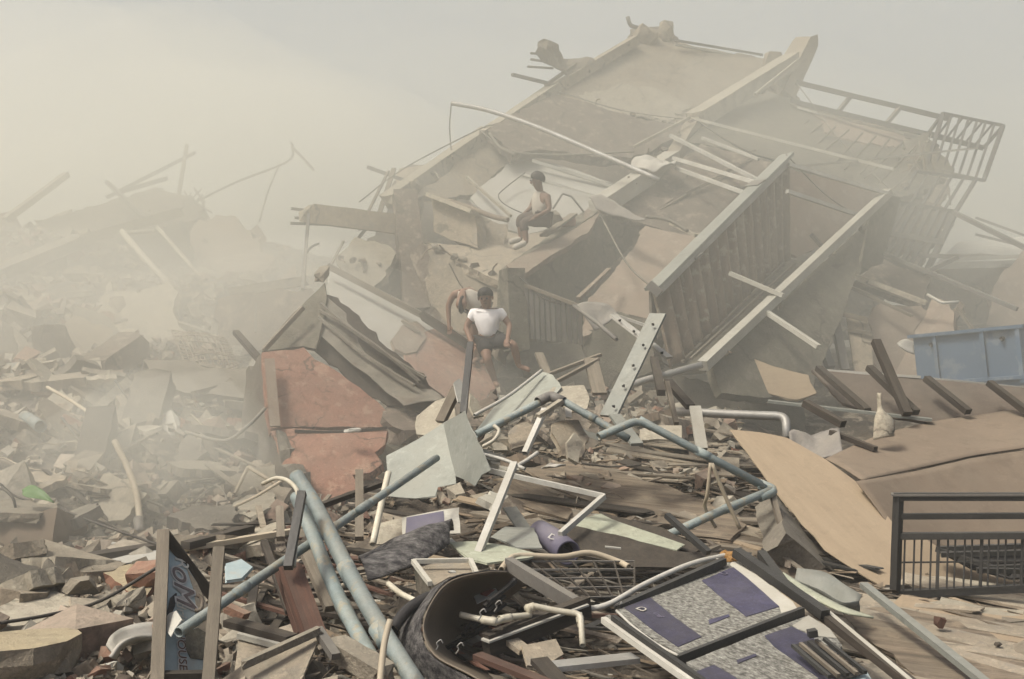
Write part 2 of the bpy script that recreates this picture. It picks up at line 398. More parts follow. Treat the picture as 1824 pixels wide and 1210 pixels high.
def jagged(pts, jag, step):
    out = []
    n = len(pts)
    for i in range(n):
        a, b = pts[i], pts[(i+1) % n]
        out.append(a)
        ln = (b-a).length
        k = int(ln/step) if jag else 0
        if k > 1:
            nr = Vector((-(b-a).y, (b-a).x)).normalized()
            off = 0
            for j in range(1, k):
                off = 0.55*off + random.gauss(0, jag)
                out.append(a.lerp(b, j/k + random.uniform(-.25, .25)/k) + nr*off)
    return out
def plate(name, outline, anchors, t, m, L=None, parent=None, jag=0.0, step=0.12, lift=0.0, edge=None, flip=False):
    """a solid slab: outline in pixels laid on the plane through three (px, py, d) anchors, thickness t away from the lens"""
    A = [at(q) for q in anchors]
    nrm = (A[1]-A[0]).cross(A[2]-A[0]).normalized()
    c = sum(A, Vector())/3
    if nrm.dot(CAM - c) < 0: nrm = -nrm
    A0 = A[0] + nrm*lift
    x = (A[1]-A[0]).normalized(); y = nrm.cross(x)
    pts = []
    for q in outline:
        r = ray(q[0], q[1]); den = r.dot(nrm)
        tt = (A0-CAM).dot(nrm)/den if abs(den) > 1e-4 else -1
        p = CAM + r*tt
        if tt < 0 or p.y > 45 or p.y < 3: print('PLATE far', name, q, round(p.y, 1))
        pts.append(p)
    org = sum(pts, Vector())/len(pts)
    p2 = [Vector(((p-org).dot(x), (p-org).dot(y))) for p in pts]
    ar = sum(p2[i].x*p2[(i+1)%len(p2)].y - p2[(i+1)%len(p2)].x*p2[i].y for i in range(len(p2)))
    if ar < 0: p2.reverse()
    p2 = jagged(p2, jag, step)
    n = len(p2)
    V = [(p.x, p.y, 0) for p in p2]
    if jag:
        V += [(p.x + random.gauss(0, jag*.7), p.y + random.gauss(0, jag*.7), -t*.5) for p in p2]
        V += [(p.x + random.gauss(0, jag*.7), p.y + random.gauss(0, jag*.7), -t) for p in p2]
        rows = 3
    else:
        V += [(p.x, p.y, -t) for p in p2]; rows = 2
    Fc = [tuple(range(n)), tuple(reversed(range((rows-1)*n, rows*n)))]
    for r_ in range(rows-1):
        for i in range(n):
            j = (i+1) % n
            Fc.append((r_*n+j, r_*n+i, (r_+1)*n+i, (r_+1)*n+j))
    o = link(name, V, Fc, m, frame(org, x, y, nrm), parent, L)
    if edge:
        o.data.materials.append(M[edge])
        for k, p in enumerate(o.data.polygons):
            if k > 0: p.material_index = 1
    return o

def loft(name, A, B, nu, nv, m, L=None, parent=None, t=0.01, wave=None, mid=None, rough=0.0, smooth=True, curve=True):
    """a sheet between two edges; A and B are point lists; wave=(count, height) corrugates it along the edges; mid = bulge"""
    A = [at(p) for p in A]; B = [at(p) for p in B]
    def res(Q):
        Q = smooth_path(Q, sub=12) if (len(Q) > 2 and curve) else Q
        ln = [0]
        for i in range(1, len(Q)): ln.append(ln[-1] + (Q[i]-Q[i-1]).length)
        out = []
        for k in range(nu+1):
            s = ln[-1]*k/nu; i = 1
            while i < len(Q)-1 and ln[i] < s: i += 1
            f = (s-ln[i-1])/max(1e-6, ln[i]-ln[i-1]); out.append(Q[i-1].lerp(Q[i], f))
        return out
    a, b = res(A), res(B)
    V = []
    for i in range(nu+1):
        for j in range(nv+1):
            p = a[i].lerp(b[i], j/nv)
            du = (a[min(i+1, nu)].lerp(b[min(i+1, nu)], j/nv) - a[max(i-1, 0)].lerp(b[max(i-1, 0)], j/nv))
            nr = du.cross(b[i]-a[i]).normalized()
            h = 0
            if wave: h += wave[1]*math.sin(2*math.pi*wave[0]*i/nu)
            if mid: h += mid*math.sin(math.pi*j/nv)
            if rough: h += rough*noise.noise(p*1.7)+.4*rough*noise.noise(p*5)
            V.append(p + nr*h)
    Fc = [(i*(nv+1)+j, (i+1)*(nv+1)+j, (i+1)*(nv+1)+j+1, i*(nv+1)+j+1) for i in range(nu) for j in range(nv)]
    o = link(name, V, Fc, m, None, parent, L, smooth=smooth)
    md = o.modifiers.new('thickness', 'SOLIDIFY'); md.thickness = t; md.offset = 0
    return o

def hull_data(size, seed, npts=16, rough=0.0, sub=0):
    rr = random.Random(seed)
    bm = bmesh.new()
    for k in range(npts):
        v = Vector((rr.uniform(-1, 1), rr.uniform(-1, 1), rr.uniform(-1, 1)))
        mx = max(abs(c) for c in v); v = v/mx*rr.uniform(.72, 1)
        bm.verts.new((v.x*size[0]/2, v.y*size[1]/2, v.z*size[2]/2))
    r = bmesh.ops.convex_hull(bm, input=bm.verts)
    bmesh.ops.delete(bm, geom=[g for g in r['geom_interior'] if isinstance(g, bmesh.types.BMVert)], context='VERTS')
    if sub:
        bmesh.ops.subdivide_edges(bm, edges=bm.edges[:], cuts=sub, use_grid_fill=True)
        for v in bm.verts:
            d = noise.noise_vector(v.co*(2.2/max(size)) * 2 + Vector((seed, 0, 0)))
            d2 = noise.noise_vector(v.co*(9/max(size)) + Vector((0, seed, 0)))
            v.co += d*rough*max(size) + d2*rough*.5*max(size)
    bm.verts.index_update()
    V = [v.co.copy() for v in bm.verts]; Fc = [tuple(v.index for v in f.verts) for f in bm.faces]
    bm.free()
    return V, Fc
def chunk(name, p, size, m, L, rot=(0, 0, 0), seed=None, rough=0.035, sub=2, parent=None, sink=.25):
    """a lump of broken masonry; size in metres, centre a little over the point p"""
    seed = seed if seed is not None else random.randrange(9999)
    V, Fc = hull_data(size, seed, 18, rough, sub)
    c = at(p)
    from mathutils import Euler
    mw = Matrix.Translation(c + Vector((0, 0, size[2]*(.5-sink)))) @ Euler([R(a) for a in rot]).to_matrix().to_4x4()
    return link(name, V, Fc, m, mw, parent, L)
def box_part(name, c, sx, sy, sz, m, parent, mw):
    V = [(c[0]+a*sx/2, c[1]+b*sy/2, c[2]+d*sz/2) for a in (-1, 1) for b in (-1, 1) for d in (-1, 1)]
    Fc = [(0,1,3,2),(4,6,7,5),(0,4,5,1),(2,3,7,6),(0,2,6,4),(1,5,7,3)]
    return link(name, V, Fc, m, mw, parent)

# ---------------------------------------------------------------- ground, one sheet
def axis(lo, hi, core0, core1, step):
    c = list(np.arange(core0, core1, step)); a = []
    v, s = core0, step
    while v > lo: s *= 1.35; v -= s; a.append(max(v, lo))
    b = []; v, s = core1, step
    while v < hi: b.append(v); s *= 1.35; v += s
    return np.array(sorted(set(a)) + c + b + [hi])
gx = axis(-90, 90, -9, 11, .11); gy = axis(-15, 130, 4, 24, .11)
XX, YY = np.meshgrid(gx, gy)
ZZ = gz0(XX, YY)
V = []
for j in range(len(gy)):
    for i in range(len(gx)):
        x, y = gx[i], gy[j]
        k = 1.0 if (-12 < x < 14 and y < 30) else 0.2
        z = ZZ[j, i] + 0.10*noise.noise(Vector((x*1.3, y*1.3, 3))) + k*(0.07*noise.noise(Vector((x*3.1, y*3.1, 7))) + 0.045*noise.noise(Vector((x*7, y*7, 1))) - .03)
        V.append((x, y, z))
nx = len(gx)
Fc = [(j*nx+i, j*nx+i+1, (j+1)*nx+i+1, (j+1)*nx+i) for j in range(len(gy)-1) for i in range(nx-1)]
ground_m = mat('dusty_rubble_earth', (0.125,0.10,0.072), (0.035,0.028,0.022), scale=1.6, bump=1.0, dust=.1, spots=.8, fine=16, wear=(0.23,0.195,0.145))
g = link('ground', V, Fc, ground_m, Matrix.Identity(4))
g['kind'] = 'structure'
# ================================================================ the collapsed building
base = P(1180, 640, 20); base.z = gz(base.x, base.y)
B = thing('collapsed_building', base, 'big collapsed house leaning up to the sky with its rooms torn open', 'building')
def bp_(name, outline, anchors, t, m, jag=0.02, **k): return plate(name, outline, anchors, t, m, None, B, jag=jag, **k)
def bb(name, a, b, w, h, m, **k): return beam(name, a, b, w, h, m, None, B, **k)

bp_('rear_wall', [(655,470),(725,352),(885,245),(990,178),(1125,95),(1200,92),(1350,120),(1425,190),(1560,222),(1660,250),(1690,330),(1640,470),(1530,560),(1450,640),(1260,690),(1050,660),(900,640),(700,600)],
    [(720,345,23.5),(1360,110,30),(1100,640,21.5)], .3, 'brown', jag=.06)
bp_('roof_slab', [(985,163),(1060,118),(1128,75),(1122,52),(1160,48),(1178,38),(1198,38),(1203,75),(1280,90),(1358,104),(1372,100),(1390,112),(1392,142),(1310,180),(1228,222),(1140,205),(1050,190)],
    [(985,163,24),(1195,45,27.5),(1228,222,24.4)], .22, 'tan', jag=.04)
bp_('stained_patch', [(1030,170),(1100,150),(1190,165),(1230,190),(1190,215),(1120,205),(1050,190)], [(985,163,24),(1195,45,27.5),(1228,222,24.4)], .03, 'cream', jag=.05, lift=.03)
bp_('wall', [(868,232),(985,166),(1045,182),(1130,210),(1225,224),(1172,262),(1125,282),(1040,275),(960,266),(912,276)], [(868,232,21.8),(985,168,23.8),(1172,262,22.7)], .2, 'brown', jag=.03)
# the long broken edge that climbs towards the top
bb('edge_beam', (690,362,20.2), (872,236,22.4), .34, .30, 'cream', broken=.15, n=8)
bb('edge_beam', (872,238,22.3), (990,158,24.1), .30, .26, 'cream', broken=.1, n=6)
bb('edge_beam', (985,160,24.0), (1132,72,26.2), .22, .22, 'tan', broken=.12, n=7)
chunk('broken_corner', (1150,66,26.6), (.75,.4,.5), M['tan'], None, (10,20,15), 5, parent=B, sink=.5)
chunk('broken_corner', (1186,60,27), (.45,.4,.75), M['tan'], None, (0,5,15), 9, parent=B, sink=.5)
pipe('drain_pipe', [(1118,30,26.6),(1122,46,26.6),(1160,56,26.8)], .05, M['greymetal'], None, B, rad=.1)
bp_('side_wall', [(692,360),(706,318),(722,298),(812,284),(866,240),(810,300),(752,352),(742,425),(700,462),(645,470),(625,452),(668,420)], [(720,300,22.4),(866,240,23.2),(645,465,21)], .2, 'brown', jag=.03)
bp_('gable_wall', [(712,300),(800,285),(860,244),(880,215),(885,230),(760,350),(705,345)], [(720,300,21.9),(866,240,22.7),(705,345,21.3)], .15, 'tan', jag=.03)
# inner face of that edge: a strip of plaster on the slope
bp_('wall', [(745,352),(870,245),(915,272),(905,290),(850,345),(800,352)], [(745,352,20.4),(870,245,22.2),(850,345,21)], .12, 'tan', jag=.03)
bp_('ceiling_panel', [(838,352),(905,291),(948,283),(1030,304),(1104,330),(1090,348),(1052,372),(1000,402),(935,420),(878,398)], [(905,290,21.6),(1104,330,21.4),(935,420,19.4)], .06, 'pale', jag=.015)
bb('ceiling_rib', (948,286,21.4), (1098,334,21.2), .07, .06, 'pale')
bb('ceiling_rib', (930,310,21.2), (1080,356,20.9), .05, .05, 'pale')
bp_('floor_slab', [(760,432),(850,440),(880,400),(935,415),(1002,400),(960,445),(908,478),(900,508),(830,472)], [(760,432,18.9),(1002,400,20.0),(905,480,17.9)], .15, 'tan', jag=.02)
p = bp_('partition', [(768,352),(846,381),(851,442),(812,430),(772,412)], [(768,352,19.4),(846,381,18.8),(772,412,19.2)], .28, 'tan', jag=.008)
bb('partition_cap', (768,350,19.35), (847,380,18.75), .3, .07, 'cream', roll=-12)
bp_('partition', [(851,385),(905,400),(898,440),(858,442)], [(851,385,19.2),(905,400,19.1),(858,442,18.9)], .08, 'tan', jag=.02)
bp_('front_wall', [(752,432),(800,452),(835,474),(905,508),(910,575),(885,640),(800,600),(700,552),(668,505),(690,455)], [(755,435,18.8),(905,505,17.6),(790,590,17.9)], .25, 'brown', jag=.03)
bp_('plaster_layer', [(762,440),(835,476),(902,510),(906,560),(870,600),(800,585),(768,545)], [(755,435,18.8),(905,505,17.6),(790,590,17.9)], .03, 'tan', jag=.04, lift=.035)
bp_('side_wall', [(598,458),(632,422),(690,436),(705,452),(688,490),(655,522),(622,497)], [(600,458,18.9),(705,452,18.7),(655,522,18.2)], .14, 'cream', jag=.03)
bb('corner_post', (720,350,20.0), (742,560,18.3), .42, .36, 'brown', n=6)
# party wall one: top cap, face, pillar and the rising top edge
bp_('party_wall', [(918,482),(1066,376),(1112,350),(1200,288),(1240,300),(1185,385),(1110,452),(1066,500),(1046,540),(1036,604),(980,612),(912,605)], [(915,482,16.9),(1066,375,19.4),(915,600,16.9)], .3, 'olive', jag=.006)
bp_('wall_cap', [(902,472),(1032,402),(1052,366),(1068,378),(1050,412),(935,487),(918,490)], [(902,474,17.0),(1060,368,19.7),(935,487,16.75)], .1, 'rosy', jag=.012)
bb('pillar', (912,480,16.75), (920,625,16.6), .30, .30, 'olive', n=4)
bb('wall_top', (1062,372,19.4), (1200,282,21.6), .34, .3, 'paleb', broken=.08, n=6)
bb('wall_top', (1198,284,21.6), (1240,212,23.2), .26, .24, 'tan', n=4)
bb('wall_top', (1236,216,23.0), (1410,108,26.6), .40, .34, 'cream', broken=.2, n=9)
bb('batten', (1130,262,21.8), (1228,210,22.6), .07, .06, 'cream')
bb('batten', (1345,168,24.2), (1420,108,25.8), .05, .05, 'cream')
chunk('broken_pillar', (1376,132,27), (.5,.45,1.1), M['tan'], None, (0,6,0), 21, parent=B, sink=.5, rough=.05)
bb('broken_pillar', (1385,172,26.4), (1440,68,27.4), .62, .5, 'tan', broken=.25, n=7, taper=.75)
bb('roof_rail', (1203,72,26.5), (1358,98,27.5), .05, .05, 'greymetal')
bb('roof_rail', (1203,80,26.6), (1358,108,27.6), .05, .04, 'white')
# slatted balustrade below wall one
bb('baluster_rail', (935,508,16.6), (1034,546,16.0), .05, .05, 'wood')
for k in range(11):
    t = k/10
    bb('baluster', (937+95*t, 512+36*t, 16.62-.58*t), (937+95*t+3, 602+12*t, 16.7-.5*t), .055, .04, 'greymetal', n=1)
# room between wall one and the corrugated wall
bp_('room_wall', [(1068,380),(1112,352),(1200,294),(1348,322),(1262,412),(1228,424),(1150,400)], [(1112,352,20.3),(1348,322,20.9),(1228,424,19.4)], .15, 'brown', jag=.02)
bp_('room_floor', [(1046,540),(1105,470),(1150,402),(1228,420),(1255,412),(1172,512),(1166,570),(1120,560),(1036,600)], [(1105,470,18.6),(1240,416,19.4),(1100,560,17.3)], .15, 'rosy', jag=.02)
bb('batten', (1030,532,16.4), (1085,480,17.6), .07, .05, 'rosy')
bb('batten', (1195,398,18.8), (1240,420,18.2), .07, .05, 'cream')
# corrugated iron wall with its folded cap
top = [(1165,517,15.4),(1400,280,19.2)]; bot = [(1198,655,15.2),(1402,462,19.0)]
loft('corrugated_wall', top, bot, 230, 8, 'rust', None, B, t=.012, wave=(15, .085), rough=.02)
bp_('wall_lining', [(1160,520),(1168,512),(1172,640),(1198,655),(1165,640)], [(1160,520,15.45),(1172,514,15.55),(1165,640,15.4)], .05, 'darkconc', jag=0)
bb('ridge_cap', (1162,514,15.35), (1402,276,19.15), .26, .05, 'sheet', roll=-8, n=8)
bb('ridge_trim', (1172,522,15.25), (1404,290,19.0), .05, .08, 'steel', n=8)
bb('cap_bracket', (1156,506,15.3), (1176,524,15.25), .1, .12, 'greymetal')
bb('cap_clip', (1226,462,16.2), (1240,452,16.3), .3, .03, 'greymetal')
bb('cap_clip', (1338,332,18.1), (1352,322,18.2), .3, .03, 'greymetal')
# third cell
bp_('back_wall', [(1404,300),(1580,345),(1540,402),(1420,458),(1404,450)], [(1404,300,19.6),(1578,345,20.6),(1404,452,19.3)], .12, 'rosy', jag=.012)
bp_('floor_slab', [(1196,655),(1400,459),(1462,472),(1330,590),(1256,652)], [(1200,655,15.3),(1400,459,19.2),(1300,610,15.9)], .12, 'olive', jag=.012)
bb('batten', (1215,645,15.3), (1395,470,18.6), .04, .04, 'wood')
bb('batten', (1230,640,15.2), (1415,470,18.6), .03, .04, 'wood')
bb('wall_plate', (1252,652,14.5), (1582,343,20.0), .14, .14, 'paleb', n=8)
bp_('side_wall', [(1268,652),(1420,512),(1545,394),(1536,440),(1522,496),(1502,560),(1462,650),(1440,705),(1350,708),(1285,700)], [(1265,655,14.75),(1545,395,19.4),(1400,690,15.2)], .14, 'olive', jag=.008)
bp_('end_wall', [(1548,392),(1580,347),(1605,352),(1572,470),(1532,490)], [(1548,392,19.6),(1580,347,20.1),(1532,490,19.2)], .14, 'olive', jag=.01)
bb('batten', (1300,487,16.6), (1395,527,16.1), .08, .06, 'paleb')
bb('batten', (1365,556,15.9), (1458,618,15.2), .09, .06, 'paleb')
bb('batten', (1445,418,18.6), (1478,455,18.4), .08, .06, 'darkwood')
bb('batten', (1478,455,18.5), (1490,425,19.2), .06, .06, 'redwood')
# rooms under the open roof
bp_('upper_ceiling', [(1240,214),(1400,150),(1428,186),(1560,218),(1650,246),(1660,335),(1600,352),(1500,322),(1404,296),(1345,276),(1225,252)], [(1240,214,23.4),(1424,186,26),(1600,350,21.6)], .12, 'olive', jag=.03)
bp_('upper_wall', [(1205,300),(1250,256),(1345,280),(1404,300),(1345,345),(1330,340)], [(1205,300,21.4),(1250,256,22),(1404,300,20.6)], .1, 'brown', jag=.02)
bp_('plaster_layer', [(1445,196),(1560,222),(1620,245),(1600,262),(1540,256),(1470,236)], [(1240,214,23.4),(1424,186,26),(1600,350,21.6)], .03, 'rosy', jag=.06, lift=.03)
for a, b, wd, m in [((1238,212,22.8),(1592,302,20.8),.07,'paleb'), ((1195,242,22),(1352,322,19.6),.08,'white'), ((1252,246,21.8),(1352,284,20.0),.06,'white'),
                    ((1200,282,21),(1348,326,19.3),.08,'white'), ((1205,300,20.6),(1332,346,18.9),.08,'white'), ((1404,293,18.9),(1580,345,19.8),.08,'white'),
                    ((1402,341,18.4),(1542,388,19.2),.08,'white'), ((1410,298,20),(1740,264,23.5),.05,'paleb'), ((1290,285,21.6),(1345,268,22.0),.04,'wood'),
                    ((1285,310,21),(1330,282,21.6),.04,'wood'), ((1265,300,21.2),(1320,272,21.8),.04,'wood')]:
    bb('batten', a, b, wd, wd*.8, m, n=3)
bb('roof_rail', (1418,147,26), (1690,212,25), .13, .1, 'iron', n=4)
bb('roof_rail', (1408,180,25.6), (1752,264,24), .13, .1, 'iron', n=4)
bb('roof_rail', (1420,192,25.5), (1610,238,24.8), .05, .05, 'white', n=4)
bb('rail_rung', (1515,172,25.7), (1494,198,25.4), .09, .08, 'greymetal')
bb('rail_rung', (1603,192,25.3), (1580,219,25.0), .09, .08, 'greymetal')
def grille(corners, nb, m, wv=.08, bw=.045, rails=(0, 1), flat=False):
    """an iron balcony grating between corners a-b and d-c, held in the building"""
    a, b, c, d = [at(q) for q in corners]
    r = thing('balcony_grating', a, None, None); r.parent = B; r.matrix_parent_inverse = Matrix.Identity(4); r.matrix_basis = WM[B].inverted() @ WM[r]
    for q1, q2 in ((a, b), (d, c), (a, d), (b, c)): beam('rail', q1, q2, wv, wv*.8, M[m], None, r, n=2)
    for k in range(1, nb):
        t = k/nb; beam('bar', a.lerp(b, t), d.lerp(c, t), bw, bw*.7, M[m], None, r, n=2)
grille([(1680,202,24.6),(1787,224,24.0),(1752,322,22.8),(1650,300,23.2)], 7, 'iron')
grille([(1680,202,24.6),(1787,224,24.0),(1752,264,23.9),(1655,236,24.4)], 6, 'iron', .07)
grille([(1632,306,22.4),(1738,320,22.2),(1702,378,21.5),(1600,362,21.8)], 5, 'iron', .07, .05)
grille([(1602,362,21.8),(1702,378,21.5),(1650,485,20.2),(1545,455,20.6)], 7, 'iron', .1, .075)
bb('grating_bar', (1575,415,21), (1680,432,20.8), .2, .1, 'greymetal')
bp_('balcony_floor', [(1610,250),(1655,236),(1668,262),(1700,300),(1655,340),(1600,352),(1570,330),(1602,300)], [(1612,250,24),(1668,262,23.8),(1600,352,22.2)], .12, 'olive', jag=.05)
bp_('balcony_floor', [(1560,352),(1625,345),(1700,380),(1650,455),(1580,440),(1545,420)], [(1560,352,22.0),(1680,380,21.9),(1580,440,21.0)], .1, 'brown', jag=.05)
bb('bracket', (1640,455,20.4), (1706,458,20.0), .08, .08, 'greymetal'); bb('bracket', (1706,458,20.0), (1645,487,19.9), .08, .08, 'greymetal')
bp_('under_wall', [(1535,492),(1575,452),(1650,485),(1662,492),(1640,545),(1600,530),(1524,500)], [(1535,492,19.8),(1650,485,20.4),(1600,530,19.5)], .12, 'brown', jag=.02)
bb('batten', (1524,492,18.9), (1650,540,18.2), .08, .08, 'cream', n=3)
bb('batten', (1505,508,18.6), (1625,563,18.0), .05, .05, 'wood', n=3)
bb('door_frame', (1425,520,17.4), (1480,655,16.6), .13, .1, 'greymetal', n=3)
bb('door_frame', (1478,525,17.5), (1505,660,16.7), .12, .1, 'greymetal', n=3)
bb('door_frame', (1438,545,17.3), (1545,570,17.1), .1, .08, 'wood', n=3)
sh = bp_('shutter', [(1508,565),(1545,572),(1552,590),(1556,662),(1522,666)], [(1508,565,17.3),(1545,572,17.2),(1522,666,16.8)], .06, 'tan', jag=0)
for k in range(4): beam('shutter_slat', (1512+k*3, 588+k*20, 17.15), (1552, 594+k*19, 17.0), .05, .05, M['wood'], None, sh)
bp_('tiled_wall', [(1545,570),(1560,545),(1640,545),(1655,560),(1622,610),(1600,668),(1560,664),(1556,600)], [(1545,570,18.4),(1640,545,18.6),(1560,664,17.8)], .1, 'rosy', jag=.04)
bp_('fallen_floor', [(1300,672),(1345,640),(1440,668),(1455,700),(1420,712),(1330,690)], [(1300,672,15.2),(1440,668,15.0),(1420,712,14.8)], .05, 'ply', jag=.015)
# lower front masonry, in the dark under the rooms
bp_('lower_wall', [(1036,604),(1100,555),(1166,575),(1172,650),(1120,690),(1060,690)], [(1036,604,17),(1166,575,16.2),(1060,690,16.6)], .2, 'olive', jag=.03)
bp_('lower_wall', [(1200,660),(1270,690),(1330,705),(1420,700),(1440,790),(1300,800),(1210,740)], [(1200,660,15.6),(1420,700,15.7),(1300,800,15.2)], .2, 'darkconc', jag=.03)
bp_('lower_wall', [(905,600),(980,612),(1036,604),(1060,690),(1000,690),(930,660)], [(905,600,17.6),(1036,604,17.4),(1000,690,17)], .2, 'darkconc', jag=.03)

# broken bits, bars and laths along the torn edges
for (a, b, n_) in [((700,355,20.0),(872,236,22.3),7), ((872,236,22.3),(1128,76,26),9), ((760,434,18.7),(905,506,17.5),8), ((1070,376,19.2),(1236,212,23),8),
                   ((1240,214,23),(1400,150,25.8),5), ((1228,226,24),(1050,190,23.9),5), ((590,460,18.7),(690,470,18.6),4), ((1268,655,14.6),(1545,396,19.2),6), ((1600,352,21.6),(1655,246,24),6)]:
    for k in range(n_):
        t = (k+random.uniform(.1, .9))/n_; q = tuple(a[i]+(b[i]-a[i])*t for i in range(3))
        s_ = random.uniform(.05, .17)
        chunk('edge_lump', (q[0], q[1]+random.uniform(-3, 3), q[2]-.05), (s_*1.5, s_, s_), M[random.choice(['stone','tan','concrete','brown'])], None, (random.uniform(0, 90), 0, random.uniform(0, 90)), parent=B, sub=1, rough=.06, sink=.5)
        if k % 2 == 0:
            e = (q[0]+random.uniform(-28, 18), q[1]+random.uniform(-26, 22), q[2]-random.uniform(.1, .4))
            pipe('rebar', [q, ((q[0]+e[0])/2+random.uniform(-4, 4), (q[1]+e[1])/2-random.uniform(0, 6), q[2]-.1), e], .014, 'rust', None, B, curve=True, seg=5, hollow=False, sub=3)
for k in range(7):
    beam('ceiling_lath', (1150+24*k, 388-14*k+random.uniform(-4, 4), 19.9+.14*k), (1205+24*k+random.uniform(-12, 8), 358-13*k+random.uniform(-4, 4), 20.3+.14*k), .035, .03, M['wood'], None, B, n=1)
for k in range(9):
    x = 1440+24*k; beam('ceiling_lath', (x, 215+5.5*k, 24.9-.2*k), (x-60+random.uniform(-10, 10), 262+8*k, 23.4-.2*k), .035, .03, M['olive'], None, B, n=1)
for k in range(10):
    q = (random.uniform(1590, 1690), random.uniform(250, 350)); pipe('hanging_strip', [(q[0],q[1],23),(q[0]+random.uniform(-8, 8),q[1]+20,22.8),(q[0]+random.uniform(-16, 16),q[1]+random.uniform(30, 60),22.6)], .02, 'wood', None, B, curve=True, seg=5, hollow=False, sub=3)
for (a, b, c2) in [((800,470,18.3),(830,520,17.9),(890,560,17.3)), ((1010,195,23.9),(1090,215,23.8),(1180,225,24))]:
    pipe('surface_crack', [a, b, c2], .012, 'darkwood', None, B, curve=True, seg=4, hollow=False, sub=3)

for a, b, sag in [((985,160,23.9),(1232,214,23.2),10), ((870,240,22),(1100,330,21.2),14), ((1240,214,22.9),(1400,292,19.6),12), ((1420,150,25.8),(1600,350,21.4),16), ((1580,345,19.9),(1660,240,24),14), ((1066,376,19.3),(1165,515,15.6),22), ((1400,275,19),(1545,394,19.2),14), ((912,480,16.7),(1028,545,16.1),20)]:
    m_ = tuple((a[i]+b[i])/2 + (sag if i == 1 else 0) for i in range(3))
    pipe('hanging_cable', [a, m_, b], random.choice([.012, .016]), random.choice(['cable', 'wire']), None, B, curve=True, seg=5, hollow=False, sub=5)
# ---- things caught on the ruin
beam('broken_roof_beam', (532,378,19.6), (722,402,19.8), .40, .34, M['tan'], ('splintered roof beam jutting out over the gap beside the ruin', 'beam'), broken=.35, n=6)
for k, (a, b) in enumerate([((520,372,19.6),(590,380,19.7)), ((525,388,19.5),(600,394,19.6)), ((518,398,19.6),(585,400,19.6))]):
    beam('splinter', a, b, .05, .05, M['wood'], ('splinter sticking out of the broken end of the roof beam', 'splinter', 'splinters of the roof beam'), broken=.1)
pipe('bent_pole', [(804,184,21.2),(870,197,21),(960,228,20.6),(1070,275,20),(1175,321,19.4)], .045, M['steel'], ('long thin pole bent across the open rooms', 'pole'), curve=True)
pipe('hanging_wire', [(804,184,21.2),(801,230,21.4),(806,290,21.6)], .012, M['wire'], ('thin wire hanging from the tip of the bent pole', 'wire'), curve=True, seg=6)
pipe('slack_wire', [(640,360,20),(720,300,20.6),(850,232,21.6),(880,222,21.8)], .014, M['wire'], ('thin wire strung along the broken roof edge', 'wire'), curve=True, seg=6)
pipe('loose_cable', [(855,232,21.5),(905,268,21.2),(1000,276,21.2),(1130,270,21)], .022, M['wire'], ('slack cable stretched across the upper room', 'cable'), curve=True, seg=6)
pipe('loose_cable', [(872,238,21.4),(890,262,21.1),(918,276,21)], .03, M['wire'], ('short cable end hanging by the broken roof edge', 'cable'), curve=True, seg=6)
pipe('wire_loop', [(935,308,20.8),(900,335,20.4),(888,350,20),(905,368,19.6),(960,392,19.4)], .011, M['cable'], ('dark wire looping behind the seated man', 'wire'), curve=True, seg=6)
beam('thin_batten', (832,316,20.6), (910,385,19.2), .05, .05, M['cream'], ('thin pale batten leaning in front of the pale ceiling panel', 'batten'))
pipe('bent_rod', [(985,372,19.2),(1002,345,19.4),(1018,350,19.4),(1040,378,19.3)], .018, M['greymetal'], ('bent rod standing up behind the seated man', 'rod'), rad=.03)
pipe('twisted_lead', [(770,350,19.3),(830,368,19),(875,385,18.7),(905,392,18.5)], .045, M['rust'], ('rusty twisted rod along the low partition beside the seated man', 'rod'), curve=True, seg=8)
beam('metal_bar', (655,298,21.4), (722,322,21.2), .09, .07, M['greymetal'], ('dark metal arm sticking out past the roof edge', 'metal bar'))
for i, (a, b, wd) in enumerate([((702,300,21),(672,392,20.2),.09), ((692,305,21),(640,410,20.2),.05), ((662,395,20),(622,445,19.4),.06), ((612,430,19.5),(588,475,19),.04)]):
    beam('hanging_lath', a, b, wd, .03, M['wood'], ('broken lath hanging from the torn gable', 'lath', 'laths hanging from the torn gable'))
loft('roof_scrap', [(958,78,24),(985,70,24.2),(1012,100,24.6),(1058,108,25)], [(950,98,23.8),(985,120,24),(1010,130,24.2),(1030,128,24.6)], 14, 6, 'wood', ('torn roof scrap hanging in the air off the top edge', 'roof scrap'), t=.05, rough=.25, smooth=False)
for i, (a, b) in enumerate([((945,95,23.8),(1000,100,24.2)), ((945,106,23.8),(985,112,24)), ((940,119,23.7),(985,122,24))]):
    beam('roof_lath', a, b, .05, .04, M['wood'], ('lath poking from the torn roof scrap', 'lath', 'laths of the torn roof scrap'))
beam('roof_bar', (912,133,23.4), (990,152,24), .09, .06, M['greymetal'], ('dark bar sticking out below the torn roof scrap', 'metal bar'))
beam('roof_bar', (972,152,23.8), (1035,108,24.8), .08, .06, M['wood'], ('slanting bar between the roof scrap and the roof edge', 'bar'))
loft('draped_cloth', [(1125,284,20.8),(1150,272,20.9),(1180,275,20.9),(1205,292,20.8)], [(1120,300,20.5),(1150,312,20.3),(1180,308,20.3),(1200,305,20.4)], 24, 12, 'cloth', ('crumpled white cloth draped over the top of the party wall', 'cloth'), t=.02, rough=.22)
loft('dark_rag', [(1050,352,19.2),(1075,350,19),(1110,370,18.6),(1150,385,18.2)], [(1062,368,18.9),(1085,382,18.7),(1115,388,18.4),(1150,390,18.1)], 20, 6, 'greycl', ('dark rag trailing over the party wall beside the seated man', 'rag'), t=.02, rough=.12)
